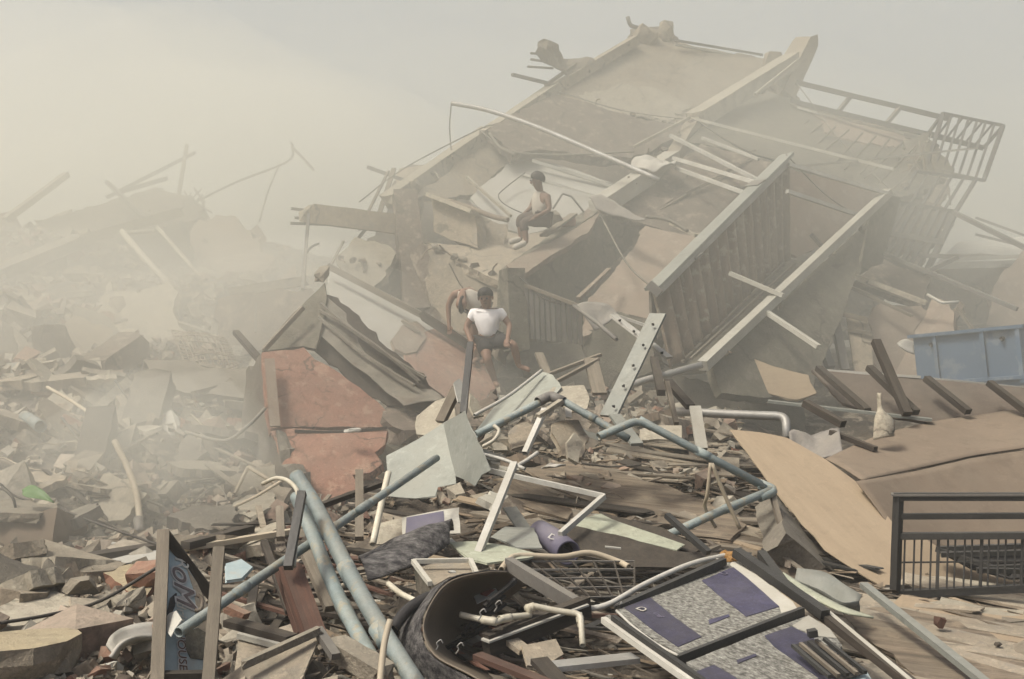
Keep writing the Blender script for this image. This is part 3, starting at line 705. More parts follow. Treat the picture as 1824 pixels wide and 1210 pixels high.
pipe('trailing_cable', [(1150,386,18.1),(1190,392,18),(1225,412,17.8)], .03, M['wire'], ('cable trailing from the dark rag towards the iron wall', 'cable'), curve=True, seg=6)
loft('hanging_sack', [(1022,545,15.6),(1045,538,15.6),(1085,545,15.6),(1100,560,15.5)], [(1030,552,15.5),(1050,575,15.4),(1062,590,15.4),(1095,572,15.4)], 18, 8, 'greycl', ('torn grey sack snagged on the end of the balustrade rail', 'sack'), t=.02, rough=.1)
chunk('broken_masonry', (985,398,18.6), (.35,.3,.3), M['stone'], ('loose lump of masonry on the wall cap behind the seated man', 'masonry lump'), seed=31)
chunk('broken_masonry', (1012,402,18.8), (.3,.25,.22), M['brick'], ('reddish lump of masonry on the wall cap', 'masonry lump'), seed=32)
beam('loose_board', (968,420,17.9), (1022,382,18.9), .14, .04, M['wood'], ('short board lying on the wall cap beside the seated man', 'board'))
# poles over the far lane
beam('tilted_pole', (1698,378,21), (1835,446,19.6), .10, .08, M['greymetal'], ('dark pole slanting down from the balcony grating', 'pole'))
beam('tilted_pole', (1738,388,23), (1840,425,22.4), .05, .05, M['greymetal'], ('thin pole above the pale roof, upper of two', 'pole'))
beam('tilted_pole', (1738,418,22.6), (1835,442,22), .05, .05, M['greymetal'], ('thin pole above the pale roof, lower of two', 'pole'))
beam('tilted_pole', (1575,452,19.8), (1812,551,18), .075, .07, M['greymetal'], ('long dark pole slanting down above the blue tank', 'pole'))
N_ = thing('neighbour_house', P(1740, 640, 24.5), 'pale low house with a flat roof behind the blue tank', 'house')
plate('wall', [(1650,500),(1700,452),(1840,455),(1840,620),(1640,620)], [(1650,500,24),(1840,455,24.6),(1640,620,23.6)], .3, 'tan', None, N_, jag=.01)
plate('roof', [(1668,468),(1705,432),(1850,420),(1850,462)], [(1668,468,23.7),(1705,432,26),(1850,462,24)], .15, 'pale', None, N_, jag=.01)
plate('side_wall', [(1745,610),(1768,520),(1790,480),(1850,430),(1850,620)], [(1745,610,22.4),(1790,480,23),(1850,620,22)], .2, 'rosy', None, N_, jag=.03)  # darker plate puts the shadow on this end of the house into its colour
beam('kerb', (1705,462,23.6), (1850,455,23.4), .08, .08, M['white'], None, N_)
plate('brick_wall_piece', [(1590,650),(1618,575),(1660,532),(1690,540),(1700,590),(1650,615),(1640,665),(1600,690)], [(1600,640,18),(1690,540,18.5),(1640,665,17.6)], .25, 'rosy', ('leaning piece of pinkish brick wall beside the blue tank', 'wall piece'), jag=.04)
plate('wall_slab', [(1690,560),(1710,535),(1708,590),(1690,640),(1672,640)], [(1690,560,18.4),(1710,535,18.5),(1672,640,18)], .2, 'brown', ('narrow dark slab standing between brick wall piece and tank', 'slab'), jag=.03)
pipe('white_rod', [(1652,525,18.2),(1678,540,18),(1708,538,18)], .025, M['white'], ('thin white rod lying on the pinkish brick wall piece', 'rod'), rad=.03)
beam('grey_plank', (1705,548,18.4), (1735,590,18.2), .06, .05, M['wood'], ('short grey stick leaning behind the blue tank', 'stick'))
loft('white_rag', [(1598,612,17.2),(1612,606,17.2),(1628,610,17.2)], [(1600,618,17.1),(1615,628,17.1),(1628,632,17.1)], 10, 6, 'cloth', ('scrap of white cloth beside the corner of the blue tank', 'cloth'), t=.02, rough=.08)
# ================================================================ the heap on the far slope, deep in dust
def slab(o, a, t, m, lab, cat='slab', jag=.03, **k): return plate('broken_slab', o, a, t, m, (lab, cat), jag=jag, **k)
plate('collapsed_rooftop', [(60,392),(130,380),(215,350),(275,334),(330,352),(362,366),(350,392),(240,420),(140,440),(90,430)], [(60,392,25),(275,334,26),(240,420,24)], .3, 'brown', ('dim fallen roof at the top of the far heap', 'roof'), jag=.06)
beam('floor_edge', (-10,490,20.5), (150,425,22.4), .5, .22, M['concrete'], ('cracked concrete edge beam rising from the frame edge on the far heap', 'beam'), broken=.1, n=8)
beam('floor_edge', (145,428,22.3), (322,378,23.2), .5, .2, M['cream'], ('pale floor edge beam on top of the dim wall of the far heap', 'beam'), broken=.12, n=8)
plate('dim_wall', [(112,452),(215,425),(322,392),(345,450),(352,530),(230,545),(110,545)], [(112,452,23),(322,392,23.6),(110,545,22.4)], .3, 'olive', ('big dim wall face under the pale floor edge of the far heap', 'wall'), jag=.05)
plate('dim_wall', [(0,520),(60,480),(120,455),(130,540),(90,590),(0,585)], [(0,520,20.8),(120,455,22),(0,585,20)], .3, 'tan', ('dusty wall face beneath the cracked edge beam', 'wall'), jag=.05)
plate('dim_wall', [(345,400),(420,385),(470,420),(478,500),(350,520)], [(345,400,24.4),(470,420,24),(350,520,23)], .3, 'rosy', ('faint pinkish wall beyond the two leaning pale pipes', 'wall'), jag=.08)
for a, b, wd, m, lab in [((10,392,24),(119,311,25.5),.17,'tan','thick beam pointing up out of the dust near the frame edge'),
    ((190,352,26),(348,272,27),.11,'darkwood','long beam pointing up over the fallen roof'), ((215,342,25.6),(298,318,26),.12,'darkwood','short beam lying over the fallen roof, under the long beam'),
    ((190,324,25),(262,392,24),.09,'greymetal','thin bar crossing in front of the fallen roof')]:
    beam('roof_beam', a, b, wd, wd*.8, M[m], (lab, 'beam'), n=3)
beam('bare_post', (318,352,25.6), (333,258,26.4), .08, .07, M['wood'], ('thin upright post at the peak of the far heap', 'post'))
pipe('leaning_pipe', [(216,412,21.6),(265,468,21.2),(325,532,20.6)], .06, M['pvcw'], ('thick pale pipe leaning on the dim wall', 'pipe'))
pipe('leaning_pipe', [(218,415,21.7),(275,412,22)], .04, M['pvcw'], ('short pale pipe across the tops of the leaning pipes', 'pipe'))
pipe('leaning_pipe', [(280,405,21.8),(357,493,21)], .04, M['pvcw'], ('thin pale pipe leaning beside the thick one', 'pipe'))
pipe('loose_wire', [(345,362,25),(420,325,25.5),(512,288,26),(521,262,26.2),(518,254,26.2)], .03, M['wire'], ('bent wire rising to a hook above the far heap', 'wire'), curve=True, seg=6)
pipe('loose_wire', [(520,262,26.2),(538,280,26.2),(559,303,26.1)], .035, M['wire'], ('short bar hanging from the hooked wire', 'wire'), seg=6)
pipe('loose_wire', [(498,292,26),(478,340,25.4),(462,395,24.8)], .025, M['wire'], ('thin wire drooping from the hooked wire', 'wire'), curve=True, seg=6)
for i in range(9):
    a = (325+random.uniform(-15, 40), 345+random.uniform(-15, 15), 25.2)
    pipe('torn_wire', [a, (a[0]+random.uniform(-20, 30), a[1]+20, 25), (a[0]+random.uniform(-30, 70), a[1]+random.uniform(20, 70), 24.6)], .018, M['wire'], ('torn wire tangled below the upright post', 'wire', 'torn wires at the peak of the far heap'), curve=True, seg=5)
# the gap with a thin pole, and the wall in front of it
beam('thin_pole', (550,382,18.4), (539,516,17.2), .05, .05, M['greymetal'], ('thin dark pole standing in the bright gap', 'pole'))
pipe('twig', [(543,455,18.2),(555,440,18.2),(568,434,18.3)], .02, M['wire'], ('twig leaning beside the thin dark pole', 'twig'), curve=True, seg=5)
beam('cream_ledge', (410,522,18), (545,500,18), .3, .16, M['cream'], ('pale concrete ledge across the top of the grey yard wall', 'ledge'), broken=.1, n=5)
plate('yard_wall', [(390,532),(470,522),(556,514),(566,545),(560,580),(470,622),(420,640),(395,610),(380,565)], [(390,532,17.6),(556,514,17.2),(420,640,16.8)], .2, 'brown', ('grey yard wall below the pale ledge', 'wall'), jag=.03)
beam('wall_bar', (456,540,17), (455,592,16.7), .03, .03, M['greymetal'], ('short upright rod in front of the grey yard wall', 'rod'))
slab([(186,528),(205,520),(248,522),(300,500),(318,520),(300,560),(285,600),(252,640),(190,640),(146,634),(152,600)], [(186,528,18.6),(300,500,19),(190,640,17)], .22, 'cream', 'largest pale slab on the far slope, tilted towards the viewer')
slab([(270,562),(310,545),(330,590),(360,640),(290,650),(240,640)], [(270,562,17.8),(310,545,18),(290,650,16.6)], .16, 'cream', 'pale slab lying under the edge of the largest slab')
slab([(20,520),(60,525),(95,560),(98,580),(60,590),(30,580)], [(20,520,18.6),(95,560,18.6),(60,590,17.8)], .2, 'cream', 'pale slab with a bright corner near the frame edge')
slab([(0,560),(22,582),(50,640),(0,652)], [(0,560,16.2),(22,582,16.2),(0,652,15.4)], .2, 'darkconc', 'dark slab standing on edge at the frame edge')
slab([(24,582),(45,605),(80,642),(52,648),(20,652)], [(24,582,16.1),(80,642,15.8),(20,652,15.6)], .15, 'concrete', 'grey block with one white corner beside the dark slab')
chunk('boulder', (95,632,15.8), (.62,.5,.5), M['brown'], ('round brown lump of masonry on the far slope', 'masonry lump'), seed=40, rough=.06, sink=.1)
slab([(95,645),(140,630),(165,650),(150,700),(105,690)], [(95,645,15.6),(165,650,15.6),(105,690,15)], .2, 'tan', 'tan slab below the round brown lump')
loft('bent_sheet', [(4,660,14.8),(30,648,14.9),(60,641,15),(82,642,15)], [(10,668,14.4),(35,690,14.2),(65,705,14.1),(92,708,14.2)], 16, 8, 'sheet', ('bent grey sheet like a hood at the frame edge', 'metal sheet'), mid=-.12, t=.02)
pipe('rim_rod', [(2,664,14.7),(40,646,14.8),(82,641,14.9)], .03, M['hose'], ('pale rim rod over the bent grey sheet', 'rod'), curve=True, seg=6)
beam('pale_plank', (12,668,14.2), (88,712,13.8), .16, .05, M['cream'], ('pale plank along the foot of the bent grey sheet', 'plank'), n=3)
beam('brick_pier', (160,668,14.6), (240,612,15.6), .42, .35, M['brown'], ('fallen brick pier with a rough face on the slope', 'pier'), broken=.15, n=6)
beam('white_block', (195,628,15.6), (238,596,16.2), .2, .18, M['cream'], ('pale block lying on the fallen brick pier', 'block'))
# reinforcing mesh
RM = thing('reinforcing_mesh', at((350, 640, 15.4)), 'sheet of rusty reinforcing mesh beside the grey yard wall', 'wire mesh')
c0, c1, c2, c3 = at((305,588,16.4)), at((402,602,16.2)), at((425,650,15.4)), at((335,660,15.4))
for k in range(12):
    t = k/11
    for a, b in ((c0.lerp(c1, t), c3.lerp(c2, t)), (c0.lerp(c3, t), c1.lerp(c2, t))):
        m_ = a.lerp(b, .5) + Vector((0, 0, .07*math.sin(k)))
        pipe('wire', [a, m_, b], .011, M['rust'], None, RM, curve=True, seg=5, hollow=False, sub=3)
slab([(255,640),(300,642),(370,656),(462,655),(470,690),(440,710),(330,700),(270,680)], [(255,640,14.9),(462,655,14.6),(330,700,14.2)], .25, 'darkconc', 'long dark slab below the reinforcing mesh')
beam('column_stub', (280,672,13.6), (252,775,12.8), .42, .36, M['darkconc'], ('dark column stub with a crumbled top on the slope', 'column'), broken=.12, n=6)
chunk('boulder', (278,678,13.6), (.42,.36,.2), M['stone'], ('crumbled lump on the top of the farther column stub', 'masonry lump'), seed=44, sink=.5)
beam('column_stub', (184,738,11.9), (160,845,11.2), .29, .30, M['darkwood'], ('square dark column stub standing beside the sloping tan slab', 'column'), broken=.05, n=5)
slab([(62,790),(108,752),(122,742),(164,742),(150,790),(140,818),(100,806)], [(62,790,12.2),(164,742,12.6),(140,818,11.5)], .13, 'cream', 'sloping tan slab leaning on the square column stub')
pipe('pipe_stub', [(44,742,12),(58,750,11.8),(72,760,11.5)], .065, M['pvcb'], ('short stub of teal pipe sticking out of the slope', 'pipe'))
slab([(205,690),(240,680),(260,720),(230,760),(205,740)], [(205,690,13.8),(260,720,13.6),(205,740,13.2)], .2, 'tan', 'tan slab between the two column stubs')
slab([(285,740),(305,730),(315,770),(300,785),(288,775)], [(285,740,13),(305,730,13),(300,785,12.6)], .1, 'pale', 'small pale flake beside the farther column stub')
slab([(345,770),(365,765),(372,795),(355,806)], [(345,770,12.8),(365,765,12.8),(355,806,12.4)], .08, 'yellow', 'small yellowish flake on the middle of the slope')
pipe('reed', [(84,690,13.2),(120,710,12.8),(163,738,12)], .02, M['hose'], ('pale cane leaning on the square column stub', 'cane'), curve=True, seg=6)
pipe('cord', [(110,744,12),(130,770,11.7),(148,795,11.4)], .015, M['cable'], ('dark cord over the sloping tan slab', 'cord'), curve=True, seg=6)
pipe('cord', [(205,678,13.4),(220,700,13.2),(235,718,13)], .012, M['cable'], ('dark cord on the tan slab between the column stubs', 'cord'), curve=True, seg=6)
pipe('flexible_conduit', [(204,786,10.8),(228,835,10.6),(243,880,10.3),(249,930,10),(252,978,9.8)], .03, M['hose'], ('pale flexible conduit curving up out of the dust', 'conduit'), curve=True)
pipe('conduit_sleeve', [(246,925,9.95),(249,950,9.8)], .045, M['greymetal'], ('dark sleeve near the foot of the pale conduit', 'sleeve'))
lf = loft('green_leaf', [(40,874,9.3),(56,866,9.3),(76,876,9.2),(96,894,9.1)], [(40,882,9.2),(50,890,9.1),(70,892,9.1),(96,896,9.1)], 14, 6, 'leaf', ('bright green leaf lying on the grey rubble', 'leaf'), mid=.02, t=.004, rough=.03)
pipe('long_cable', [(0,862,9.6),(30,885,9.7),(100,905,9.6),(180,935,9.2),(285,972,8.6)], .011, M['cable'], ('long dark cable running down past the green leaf', 'cable'), curve=True, seg=6)
pipe('loose_cable', [(3,868,9.4),(22,886,9.3),(28,905,9.3)], .012, M['cable'], ('short dark cord over the brown block', 'cord'), curve=True, seg=6)
BK = thing('masonry_block', at((50, 985, 9)), 'big brown masonry block with a dusty flat top at the frame edge', 'masonry block')
plate('front', [(-40,908),(70,912),(102,904),(96,940),(90,990),(-40,995)], [(-40,908,9.2),(70,912,9.1),(-40,995,9)], .5, 'hard', None, BK, jag=.012)
plate('top', [(-40,885),(40,880),(100,888),(104,906),(70,915),(-40,911)], [(-40,885,9.9),(100,890,9.8),(-40,911,9.15)], .08, 'stone', None, BK, jag=.02, lift=.01)
slab([(300,888),(318,882),(342,884),(346,905),(340,918),(308,925)], [(300,888,11.1),(342,884,11.1),(308,925,10.8)], .15, 'yellow', 'yellow painted lump of wall standing in the drifting dust')
slab([(285,885),(302,890),(312,930),(295,925)], [(285,885,11.2),(302,890,11),(295,925,10.9)], .1, 'darkconc', 'dark side piece beside the yellow lump')
slab([(412,903),(440,882),(486,876),(492,900),(445,922)], [(412,903,10.4),(486,876,10.8),(445,922,10)], .06, 'cream', 'pale tile lying on dark boards near the pink wall')
slab([(455,868),(490,855),(520,870),(505,900),(470,895)], [(455,868,11),(520,870,11),(470,895,10.6)], .06, 'tan', 'tan tile leaning near the foot of the pink wall')
beam('dark_plank', (103,1001,8.4), (290,972,8.7), .13, .05, M['darkwood'], ('dark plank lying on a pale board behind the sign', 'plank'), n=3)
plate('pale_board', [(108,1008),(190,998),(285,975),(285,996),(200,1006),(112,1018)], [(108,1008,8.3),(285,975,8.7),(112,1018,8.15)], .02, 'pale', ('long pale board lying under the dark plank', 'board'), jag=.004)
beam('dark_plank', (330,972,8.6), (446,942,9.4), .09, .06, M['darkwood'], ('dark plank passing behind the top of the sign', 'plank'), n=3)
beam('pale_rail', (325,978,8.7), (528,945,9.2), .06, .04, M['hose'], ('long pale rail beside the dark plank behind the sign', 'rail'), n=4)
beam('pale_rail', (163,966,9.2), (252,978,9), .05, .04, M['pale'], ('short pale rail lying near the conduit foot', 'rail'), n=2)
slab([(178,1018),(230,1005),(284,998),(284,1030),(262,1060),(225,1052),(205,1035)], [(178,1018,8),(284,998,8.2),(225,1052,7.6)], .2, 'yellow', 'broken screed slab with an orange crumbled edge behind the sign', edge='brick')
chunk('boulder', (262,1036,7.7), (.3,.22,.2), M['brick'], ('orange brown crumbled lump under the screed slab', 'masonry lump'), seed=52)
beam('rail_block', (45,985,8.6), (200,1035,8), .34, .16, M['stone'], ('rough grey beam lying under the end of the dark plank', 'beam'), broken=.12, n=6)
chunk('boulder', (145,1062,7.4), (.26,.2,.2), M['concrete'], ('smooth grey lump with a cracked cap', 'masonry lump'), seed=55, rough=.02)
slab([(130,1085),(196,1055),(202,1062),(194,1098),(160,1108),(128,1115)], [(130,1085,7.2),(202,1060,7.4),(128,1115,6.9)], .1, 'concrete', 'flat grey slab leaning under the smooth lump')
slab([(0,1080),(40,1058),(98,1052),(130,1065),(112,1090),(60,1112),(0,1118)], [(0,1080,7),(130,1065,7.3),(0,1118,6.7)], .12, 'cream', 'crumbled pale slab behind the yellow crusted slab')
slab([(-20,1128),(40,1122),(134,1118),(146,1128),(120,1142),(60,1155),(-20,1162)], [(-20,1128,6.25),(134,1118,6.5),(-20,1162,5.75)], .17, 'yellow', 'yellow crusted slab with a crumbling stony edge', edge='stone')
slab([(-20,1032),(30,1040),(44,1072),(10,1096),(-20,1100)], [(-20,1032,7.6),(44,1072,7.4),(-20,1100,7)], .15, 'olive', 'mossy grey slab at the frame edge')
loft('bent_pipe_shell', [(190,1150,6.4),(200,1132,6.5),(225,1118,6.7),(275,1110,6.9)], [(198,1172,6.2),(215,1150,6.3),(240,1138,6.4),(278,1136,6.6)], 18, 8, 'cloth', ('curved piece of white broken pipe shell beside the sign', 'pipe shell'), mid=.06, t=.02, rough=.02)
pipe('long_cable', [(0,1110,6.6),(90,1095,6.9),(180,1070,7.2),(285,1008,7.6)], .012, M['cable'], ('long dark cable crossing the rubble in front of the screed slab', 'cable'), curve=True, seg=6)
pipe('hanging_cable', [(82,985,8.6),(78,1020,8.2),(52,1068,7.6)], .012, M['cable'], ('dark cord hanging from the brown masonry block', 'cord'), curve=True, seg=6)
beam('grey_stick', (420,592,14.4), (466,645,13), .08, .06, M['darkwood'], ('dark speckled bar leaning on the pink wall corner', 'bar'), n=3)
pipe('thin_branch', [(330,770,12),(400,785,11.8),(440,760,11.8),(472,728,12)], .02, M['wire'], ('thin branch lying against the pink wall', 'branch'), curve=True, seg=6)
pipe('thin_branch', [(418,880,10.6),(442,832,11),(492,862,10.6)], .02, M['hose'], ('thin cane bent over in front of the pink wall', 'cane'), rad=.03, seg=6)
pipe('thin_branch', [(412,905,10.2),(455,885,10.2),(505,855,10.2)], .016, M['hose'], ('thin pale cane running up to the bent hose', 'cane'), curve=True, seg=6)
# ================================================================ pink walls, sheets and pipes in the middle
plate('pink_wall', [(466,628),(500,624),(541,619),(560,640),(604,664),(640,690),(672,715),(694,742),(690,762),(600,760),(482,764),(474,725),(470,680)],
      [(466,628,12.6),(541,619,12.8),(482,764,11.9)], .14, 'pink', ('large terracotta wall piece with a pale edge, upper of two', 'wall piece'), jag=.012)
plate('pink_wall', [(482,768),(560,766),(600,772),(690,766),(686,792),(668,806),(682,826),(660,842),(628,846),(640,870),(615,878),(606,896),(566,902),(545,872),(520,848),(502,826),(494,800)],
      [(482,768,11.8),(690,766,11.9),(545,872,11.3)], .14, 'pink', ('cracked terracotta wall piece, lower of two', 'wall piece'), jag=.016)
beam('edge_strip', (480,640,12.35), (490,760,11.75), .11, .025, M['rosy'], ('faded strip down the edge of the upper terracotta wall', 'strip'), n=3)
beam('crack_rod', (525,768,11.8), (690,762,11.9), .03, .03, M['darkwood'], ('dark rod in the crack between the terracotta walls', 'rod'), n=3, bend=.03)
chunk('plaster_piece', (626,769,11.6), (.22,.08,.06), M['pale'], ('white plaster piece lodged in the crack between the terracotta walls', 'plaster piece'), seed=61)
plate('wall_end', [(438,660),(466,630),(474,700),(482,765),(500,828),(522,850),(515,880),(450,850),(430,760)], [(466,630,12.7),(482,765,12.0),(430,760,13.2)], .2, 'darkconc', ('dark broken wall end beside the terracotta walls', 'wall'), jag=.05)
plate('gable_sheet', [(466,626),(520,560),(578,504),(582,530),(572,585),(563,622),(541,617)], [(466,626,13.0),(578,504,13.6),(563,622,12.9)], .05, 'olive', ('dark triangular gable sheet above the upper terracotta wall', 'sheet'), jag=.004)
beam('gable_batten', (470,624,12.8), (540,548,13.1), .05, .05, M['wood'], ('thin batten along the edge of the dark gable sheet', 'batten'))
beam('gable_batten', (568,496,13.6), (580,480,14), .12, .1, M['stone'], ('broken lump of masonry at the peak of the gable', 'masonry lump'), broken=.1)
plate('backing_board', [(568,520),(600,530),(690,620),(740,660),(800,722),(760,740),(690,722),(640,690),(562,626)], [(568,520,13.6),(800,722,12.4),(562,626,13.1)], .03, 'darkwood', ('dark wooden backing behind the corrugated roof sheets', 'board'), jag=.02)
loft('corrugated_sheet', [(574,520,13.5),(660,600,13.2),(735,668,12.8),(792,716,12.4)], [(560,590,13.2),(600,624,12.9),(680,690,12.5),(720,722,12.2)], 90, 40, 'tin', ('weathered corrugated roof sheets folded between the pink and cream walls', 'roof sheet'), t=.01, rough=.05)
for k in range(3):
    t = k/5+.15
    beam('roof_batten', (572-8*t, 532+60*t, 13.35-.25*t), (705+10*t+60*(1-t), 668+34*t, 12.6-.3*t), .04, .03, M['tin'], ('ridge of a weathered roof sheet', 'ridge strip', 'ridges of the roof sheets'), n=5, bend=.05*(-1)**k)
plate('cream_wall', [(586,476),(640,505),(700,540),(752,566),(790,590),(846,622),(884,690),(862,712),(826,716),(800,718),(770,690),(735,664),(700,638),(650,585),(598,545),(582,510)],
      [(586,476,16.9),(846,622,16.4),(770,690,15.0)], .16, 'pale', ('long cream wall piece sloping down behind the roof sheets', 'wall piece'), jag=.012)
plate('pink_patch', [(742,592),(776,585),(800,600),(842,618),(884,690),(862,714),(826,718),(800,712),(772,690),(745,668)], [(586,476,16.9),(846,622,16.4),(770,690,15.0)], .03, 'pink', ('terracotta coloured lower end of the long cream wall piece', 'wall piece'), jag=.012, lift=.035)
plate('plaster_flake', [(697,606),(716,580),(742,572),(756,584),(758,602),(742,626),(722,630),(704,622)], [(586,476,16.9),(846,622,16.4),(770,690,15.0)], .05, 'rosy', ('cracked many sided plaster flake coming off the cream wall', 'plaster flake'), jag=.008, lift=.07)
plate('plaster_flake', [(720,632),(742,628),(743,668),(722,650)], [(586,476,16.9),(846,622,16.4),(770,690,15.0)], .04, 'pink', ('small terracotta flake below the many sided flake', 'plaster flake'), jag=.008, lift=.045)
beam('wall_trim', (584,474,16.5), (752,562,16.25), .07, .09, M['wood'], ('wooden trim along the top of the cream wall, upper length', 'trim'), n=4)
beam('wall_trim', (752,562,16.25), (860,632,16.0), .09, .12, M['darkwood'], ('splintered dark trim along the top of the cream wall, lower length', 'trim'), n=4, broken=.15)
beam('splinter', (715,570,16.1), (748,592,16.0), .09, .05, M['wood'], ('splinter sticking up through the cream wall', 'splinter'), broken=.08)
plate('low_masonry', [(690,722),(760,740),(800,722),(860,712),(884,692),(905,720),(860,760),(770,770),(700,760)], [(690,722,12.6),(884,692,13.4),(770,770,12)], .2, 'brown', ('low broken masonry at the foot of the cream wall', 'masonry'), jag=.05)
beam('dark_post', (838,612,11.2), (825,738,10.6), .065, .065, M['iron'], ('black square post standing in front of the man in white', 'post'), n=3)
plate('paper_scrap', [(808,682),(818,674),(830,690),(834,722),(816,716)], [(808,682,11.2),(830,690,11.3),(816,716,11)], .01, 'white', ('scrap of white paper caught behind the black post', 'paper'), jag=.004)
plate('pale_board', [(742,742),(775,715),(800,706),(812,745),(770,776),(742,774)], [(742,742,11.6),(800,706,11.8),(770,776,11.2)], .05, 'cream', ('cracked cream board leaning near the black post', 'board'), jag=.012)
beam('short_plank', (785,752,11.2), (815,690,11.4), .12, .05, M['wood'], ('short plank standing beside the black post', 'plank'))
plate('pale_board', [(838,700),(850,712),(862,740),(845,742),(836,722)], [(838,700,11.2),(862,740,11),(836,722,11)], .03, 'cream', ('small cream scrap to the far side of the black post', 'board'), jag=.008)
# bent grey sheet metal
SM = thing('sheet_metal_panel', at((780, 880, 9.4)), 'bent pale grey metal panel with torn lower corners in the middle of the rubble', 'metal panel')
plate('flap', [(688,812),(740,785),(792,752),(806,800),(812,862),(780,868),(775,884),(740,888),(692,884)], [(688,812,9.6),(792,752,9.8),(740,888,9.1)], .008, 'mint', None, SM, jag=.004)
plate('flap', [(790,754),(828,732),(838,762),(858,800),(874,838),(858,846),(846,866),(830,856),(812,848),(800,806)], [(790,754,9.78),(828,732,9.4),(812,848,9.2)], .008, 'sheet', None, SM, jag=.006)  # same panel; darker colour paints the shade on the flap turned from the light
# pipes
def bpipe(pts, r, lab, joints=(), m='pvcb', **k):
    o = pipe('plastic_pipe', pts, r, m, (lab, 'pipe'), **k)
    for a, b in joints: collar(a, b, r, m, o)
    return o
bpipe([(318,1127,5.85),(778,816,9.0)], .03, 'long straight blue grey pipe running from the sign up to the bent metal panel', [((640,909.3,7.62),(655,899.2,7.74)), ((420,1058,6.3),(432,1050,6.38))])
bpipe([(528,848,7.4),(564,905,7.1),(612,1000,6.7),(664,1095,6.2),(752,1235,5.6)], .05, 'thick stained pipe falling towards the viewer, upper of the pair', [((614,1006,6.66),(625,1028,6.6)), ((672,1118,6.1),(690,1146,6.0))], curve=True, seg=18)
bpipe([(528,885,7.5),(556,950,7.15),(606,1070,6.6),(700,1240,5.75)], .045, 'thick stained pipe falling towards the viewer, lower of the pair', [((609,1076,6.58),(620,1098,6.5))], curve=True, seg=18)
bpipe([(848,774,10.2),(972,712,10.5)], .036, 'pale blue pipe rising to the grey corner fitting', [((925,736,10.4),(945,726,10.45))])
bpipe([(992,708,10.5),(1120,782,10.2)], .036, 'pale blue pipe running down from the grey corner fitting', [((1040,736,10.4),(1055,744,10.35))])
pipe('corner_fitting', [(958,716,10.45),(980,705,10.55),(1004,716,10.45)], .05, 'greymetal', ('grey corner fitting joining two pale blue pipes', 'pipe fitting'), rad=.05)
bpipe([(1066,778,9.8),(1138,748,10.0),(1376,874,9.6)], .037, 'long bent pale blue pipe over the plank floor', [((1138,748,10),(1160,760,9.98)), ((1240,802,9.83),(1256,810,9.8))], rad=.1)
bpipe([(1378,872,9.6),(1280,912,9.3),(1180,958,9.0)], .037, 'pale blue pipe end lying under the tip of the long bent pipe', [((1290,908,9.33),(1305,902,9.38))])
pipe('pipe_elbow', [(1352,862,9.65),(1382,874,9.6),(1352,886,9.52)], .045, 'pvcb', ('blue grey elbow at the tip of the long bent pipe', 'pipe fitting'), rad=.08)
bpipe([(1198,733,12.6),(1300,738,12.4),(1400,742,12.2),(1402,782,12.0)], .05, 'dim grey pipe with a bend behind the plywood sheet', rad=.1, m='steel')
bpipe([(1085,702,13.6),(1140,680,13.8),(1250,650,14)], .045, 'dim grey pipe at the foot of the party walls', m='steel')
pipe('pole', [(692,842,8.9),(682,885,8.7),(664,970,8.3)], .026, 'pvcw', ('white plastic pole standing behind the thick pipes', 'pole'), curve=True)
beam('white_pole', (916,826,8.9), (850,990,7.9), .055, .045, M['white'], ('square white pole leaning across the pale boards', 'pole'), n=3, hollow=True)
beam('white_rail', (872,838,9.2), (1076,884,9.0), .04, .04, M['white'], ('white rail leading to a corner over the mattresses', 'rail'), n=3)
beam('white_rail', (1076,884,9.0), (998,952,8.5), .04, .045, M['white'], ('short white rail going down from the corner of the long white rail', 'rail'), n=3)
beam('white_stick', (970,730,10.2), (935,808,9.8), .05, .05, M['white'], ('square white stick hanging from the grey corner fitting', 'stick'), n=2, hollow=True)
beam('white_stick', (1000,715,10.3), (958,742,10.1), .06, .04, M['cream'], ('short cream stick under the grey corner fitting', 'stick'), n=2)
for q, lab in [([(855,808,9.6),(900,820,9.5),(935,836,9.4)], 'thin pale rod beside the torn metal panel'), ([(905,838,9.5),(935,822,9.6),(958,806,9.7)], 'thin pale rod tipped upwards behind the white pole'),
               ([(845,740,10.4),(905,706,10.9),(965,660,11.6)], 'long pale batten leaning on the grey sheet behind the pipes')]:
    pipe('thin_rod', q, .018, 'white', (lab, 'rod'), curve=True, seg=6)
pipe('bent_hose', [(860,796,9.9),(880,784,9.9),(889,768,9.95),(880,758,10)], .018, 'pvcw', ('white hose curling behind the torn metal panel', 'hose'), curve=True, seg=8)
beam('iron_bar', (538,878,6.9), (513,1012,6.5), .052, .05, M['iron'], ('black iron bar standing between the thick pipes and the sign', 'bar'), n=2)
pipe('hose', [(468,862,7.6),(492,852,7.4),(515,858,7.2),(531,880,7.0),(530,930,6.8),(523,1010,6.55)], .015, 'pvcw', ('thin white hose bent over beside the black iron bar', 'hose'), curve=True, seg=8)
pipe('hose', [(1266,825,9.2),(1260,880,9.2),(1256,905,9.3),(1275,940,9.3)], .016, 'hose', ('cream hose hanging off the long pipe, nearer the panel', 'hose'), curve=True, seg=8)
pipe('hose', [(1268,826,9.2),(1290,880,9.2),(1318,942,9.2)], .018, 'hose', ('cream hose hanging off the long pipe, nearer its tip', 'hose'), curve=True, seg=8)
